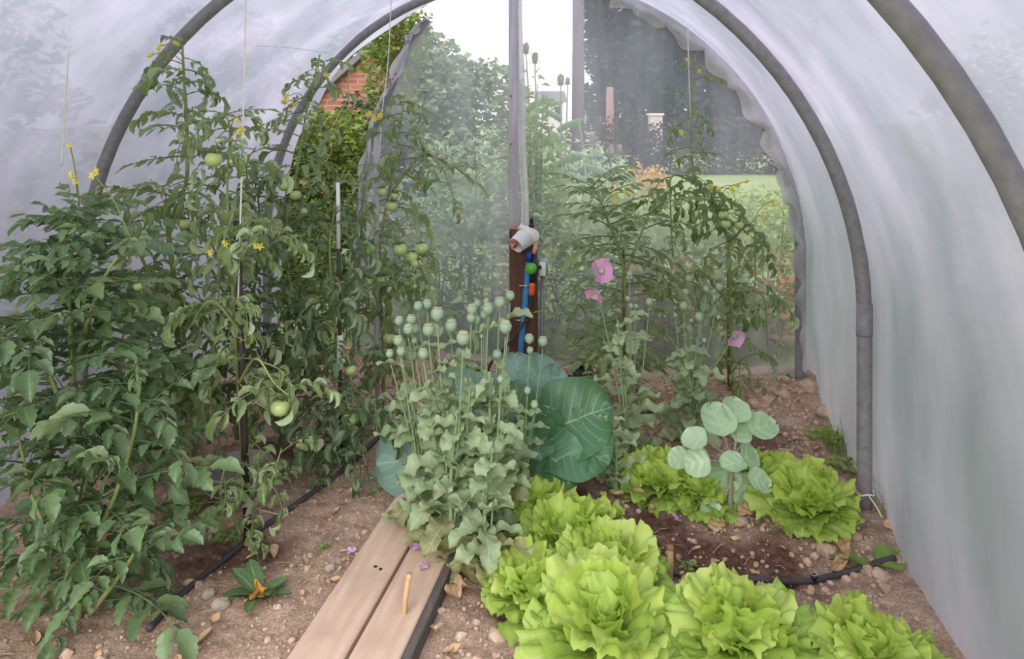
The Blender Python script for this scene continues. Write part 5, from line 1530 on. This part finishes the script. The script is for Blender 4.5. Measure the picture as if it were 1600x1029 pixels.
teasel([(822, 75, 6.4, .05), (836, 90, 6.4, .05)], 832, 'teasel closest to the pale pole with two dark heads on the sky', 1)
teasel([(876, 124, 6.8, .055), (887, 126, 6.8, .035)], 868, 'teasel with two dark heads above the white house', 2)
teasel([(955, 236, 6.6, .06), (968, 233, 6.6, .045), (926, 215, 6.7, .05)], 945, 'pale teasel group of three heads before the dark hedge', 3)

# buildings, poles
def house(label, x0, x1, y0, yb, d, mat, roofy, name='house'):
    a, b = P(x0, yb, d), P(x1, y0, d); g = np.array([(a[0] + b[0]) / 2, d, -.06])
    root = thing(name, label, 'building', g)
    h = b[2]; w = (b[0] - a[0]) / 2
    mb = MB(); mb.box((a[0], d, -.1), (b[0], d + 3.2, h)); mb.build('wall', M[mat], root, smooth=False)
    rz_ = P(0, roofy, d)[2]
    V = [(a[0] - .2, d - .2, h - .03), (b[0] + .2, d - .2, h - .03), (b[0] + .2, d + 3.4, h - .03), (a[0] - .2, d + 3.4, h - .03), (a[0] - .2, d + 1.6, rz_ + .3), (b[0] + .2, d + 1.6, rz_ + .3)]
    mb = MB(); mb.add(np.array(V), [(0, 1, 5, 4), (2, 3, 4, 5), (0, 3, 2, 1)], [(0, 4, 3), (1, 2, 5)]); mb.build('roof', M['slate'], root, smooth=False)
    n = 2 if x1 - x0 > 20 else 1
    for k in range(n):
        cx = a[0] + (b[0] - a[0]) * (k + .5) / n
        mb = MB(); mb.box((cx - w * .22, d - .04, h - .95), (cx + w * .22, d + .02, h - .3)); wn_ = mb.build('window', M['window_glass'], root, smooth=False)
        mb = MB(); mb.box((cx - w * .26, d - .06, h - 1.02), (cx + w * .26, d + .01, h - .95)); mb.build('sill', M['white_wall'], wn_, smooth=False)
    return root


house('white house with slate roof far behind the teasels', 843, 880, 158, 190, 40, 'white_wall', 149)
house('little pale house far behind, beside the telegraph pole', 912, 940, 175, 195, 38, 'white_wall', 169)
r_ = thing('chimney', 'pinkish masonry chimney stack standing over the dark hedge', 'chimney', P(1026, 190, 24) * [1, 1, 0])
c = P(1026, 190, 24); mb = MB(); mb.box((c[0] - .2, 24, -.1), (c[0] + .2, 24.5, P(0, 180, 24)[2])); mb.build('stack', M['pink_wall'], r_, smooth=False)
mb = MB(); mb.box((c[0] - .25, 23.95, P(0, 180, 24)[2]), (c[0] + .25, 24.55, P(0, 177, 24)[2])); mb.build('coping', M['white_wall'], r_, smooth=False)

g = P(903.5, 0, 15); g[2] = -.06
root = thing('telegraph_pole', 'thick grey telegraph pole outlined on the bright sky', 'pole', g)
mb = MB(); mb.tube([g, [g[0], 15, 3], [g[0], 15, 6.2]], [.15, .125, .115], 16); mb.build('shaft', M['dull_pole'], root)
mb = MB(); mb.box((g[0] - .7, 14.84, 5.4), (g[0] + .7, 14.92, 5.52)); mb.build('crossarm', M['pole_wood'], root)
g = P(953, 0, 25); g[2] = -.06
mb = MB(); mb.tube([g, [g[0], 25, 1.5], [g[0], 25, 2.6]], [.16, .15, .12], 12)
tag(mb.build('fence_post', M['dull_pink']), 'pinkish post standing in front of the dark conifers', 'post')

# red brick outbuilding seen through the gap
d = 10.0
root = thing('brick_outbuilding', 'red brick gable wall seen through the open gap beside the wrinkled film', 'building', np.array([P(535, 0, d)[0], d, -.06]))
xl, xr = P(470, 0, d)[0], P(572, 0, d)[0]
zr = P(0, 76, d)[2]; zl = P(0, 180, d)[2]
V = []
for y in (d, d + 2.5):
    V += [(xl, y, -.1), (xr, y, -.1), (xr, y, zr), (xl, y, zl)]
mb = MB(); mb.add(np.array(V), [(0, 1, 2, 3), (5, 4, 7, 6), (1, 5, 6, 2), (4, 0, 3, 7), (3, 2, 6, 7)]); mb.build('wall', M['brick'], root, smooth=False)
V = []
for y in (d - .12, d + 2.6):
    V += [(xl - .1, y, zl - .07), (xr + .12, y, zr + .02), (xr + .12, y, zr + .12), (xl - .1, y, zl + .03)]
mb = MB(); mb.add(np.array(V), [(0, 1, 2, 3), (5, 4, 7, 6), (1, 5, 6, 2), (4, 0, 3, 7), (3, 2, 6, 7), (1, 0, 4, 5)]); mb.build('roof', M['slate'], root, smooth=False)

# ------------------------------------------------------------------ daylight
w = bpy.data.worlds.new('overcast'); sc.world = w; w.use_nodes = True
nt = w.node_tree; nt.nodes.clear()
tc = nt.nodes.new('ShaderNodeTexCoord'); sx = nt.nodes.new('ShaderNodeSeparateXYZ'); nt.links.new(tc.outputs['Generated'], sx.inputs[0])
mr = nt.nodes.new('ShaderNodeMapRange'); mr.inputs[1].default_value = -.05; mr.inputs[2].default_value = .9; nt.links.new(sx.outputs[2], mr.inputs[0])
mxn = nt.nodes.new('ShaderNodeMix'); mxn.data_type = 'RGBA'; mxn.inputs[6].default_value = (.93, .94, 1.0, 1); mxn.inputs[7].default_value = (1.0, .985, .96, 1)
nt.links.new(mr.outputs[0], mxn.inputs[0])
bg = nt.nodes.new('ShaderNodeBackground'); bg.inputs[1].default_value = 1.5
nt.links.new(mxn.outputs[2], bg.inputs[0]); ow = nt.nodes.new('ShaderNodeOutputWorld'); nt.links.new(bg.outputs[0], ow.inputs[0])
sl = bpy.data.lights.new('sun', 'SUN'); sl.energy = 2.6; sl.angle = math.radians(50); sl.color = (1, .97, .92)
so = bpy.data.objects.new('sun', sl); COL.objects.link(so); so.rotation_euler = Vector((TS * math.cos(.7), TC * math.cos(.7), -math.sin(.7))).to_track_quat('-Z', 'Y').to_euler(); so.location = (0, -4, 5)

# ------------------------------------------------------------------ camera
cam = bpy.data.cameras.new('camera'); co = bpy.data.objects.new('camera', cam); COL.objects.link(co)
co.location = (0, 0, EYE); co.rotation_euler = (PI / 2, 0, 0)
cam.sensor_fit = 'HORIZONTAL'; cam.sensor_width = 36; cam.lens = FPX / 1600 * 36
cam.shift_y = -(514.5 - HZ) / 1600; cam.clip_start = .02; cam.clip_end = 400
sc.camera = co
sc.view_settings.view_transform = 'Standard'; sc.view_settings.look = 'None'
sc.view_settings.gamma = 1; sc.view_settings.exposure = 0.3; sc.view_settings.use_curve_mapping = False
sc.cycles.use_denoising = True
sc.cycles.max_bounces = 10; sc.cycles.transparent_max_bounces = 16; sc.cycles.diffuse_bounces = 6; sc.cycles.caustics_reflective = False; sc.cycles.caustics_refractive = False
for o in bpy.data.objects:
    if '_o' in o: del o['_o']
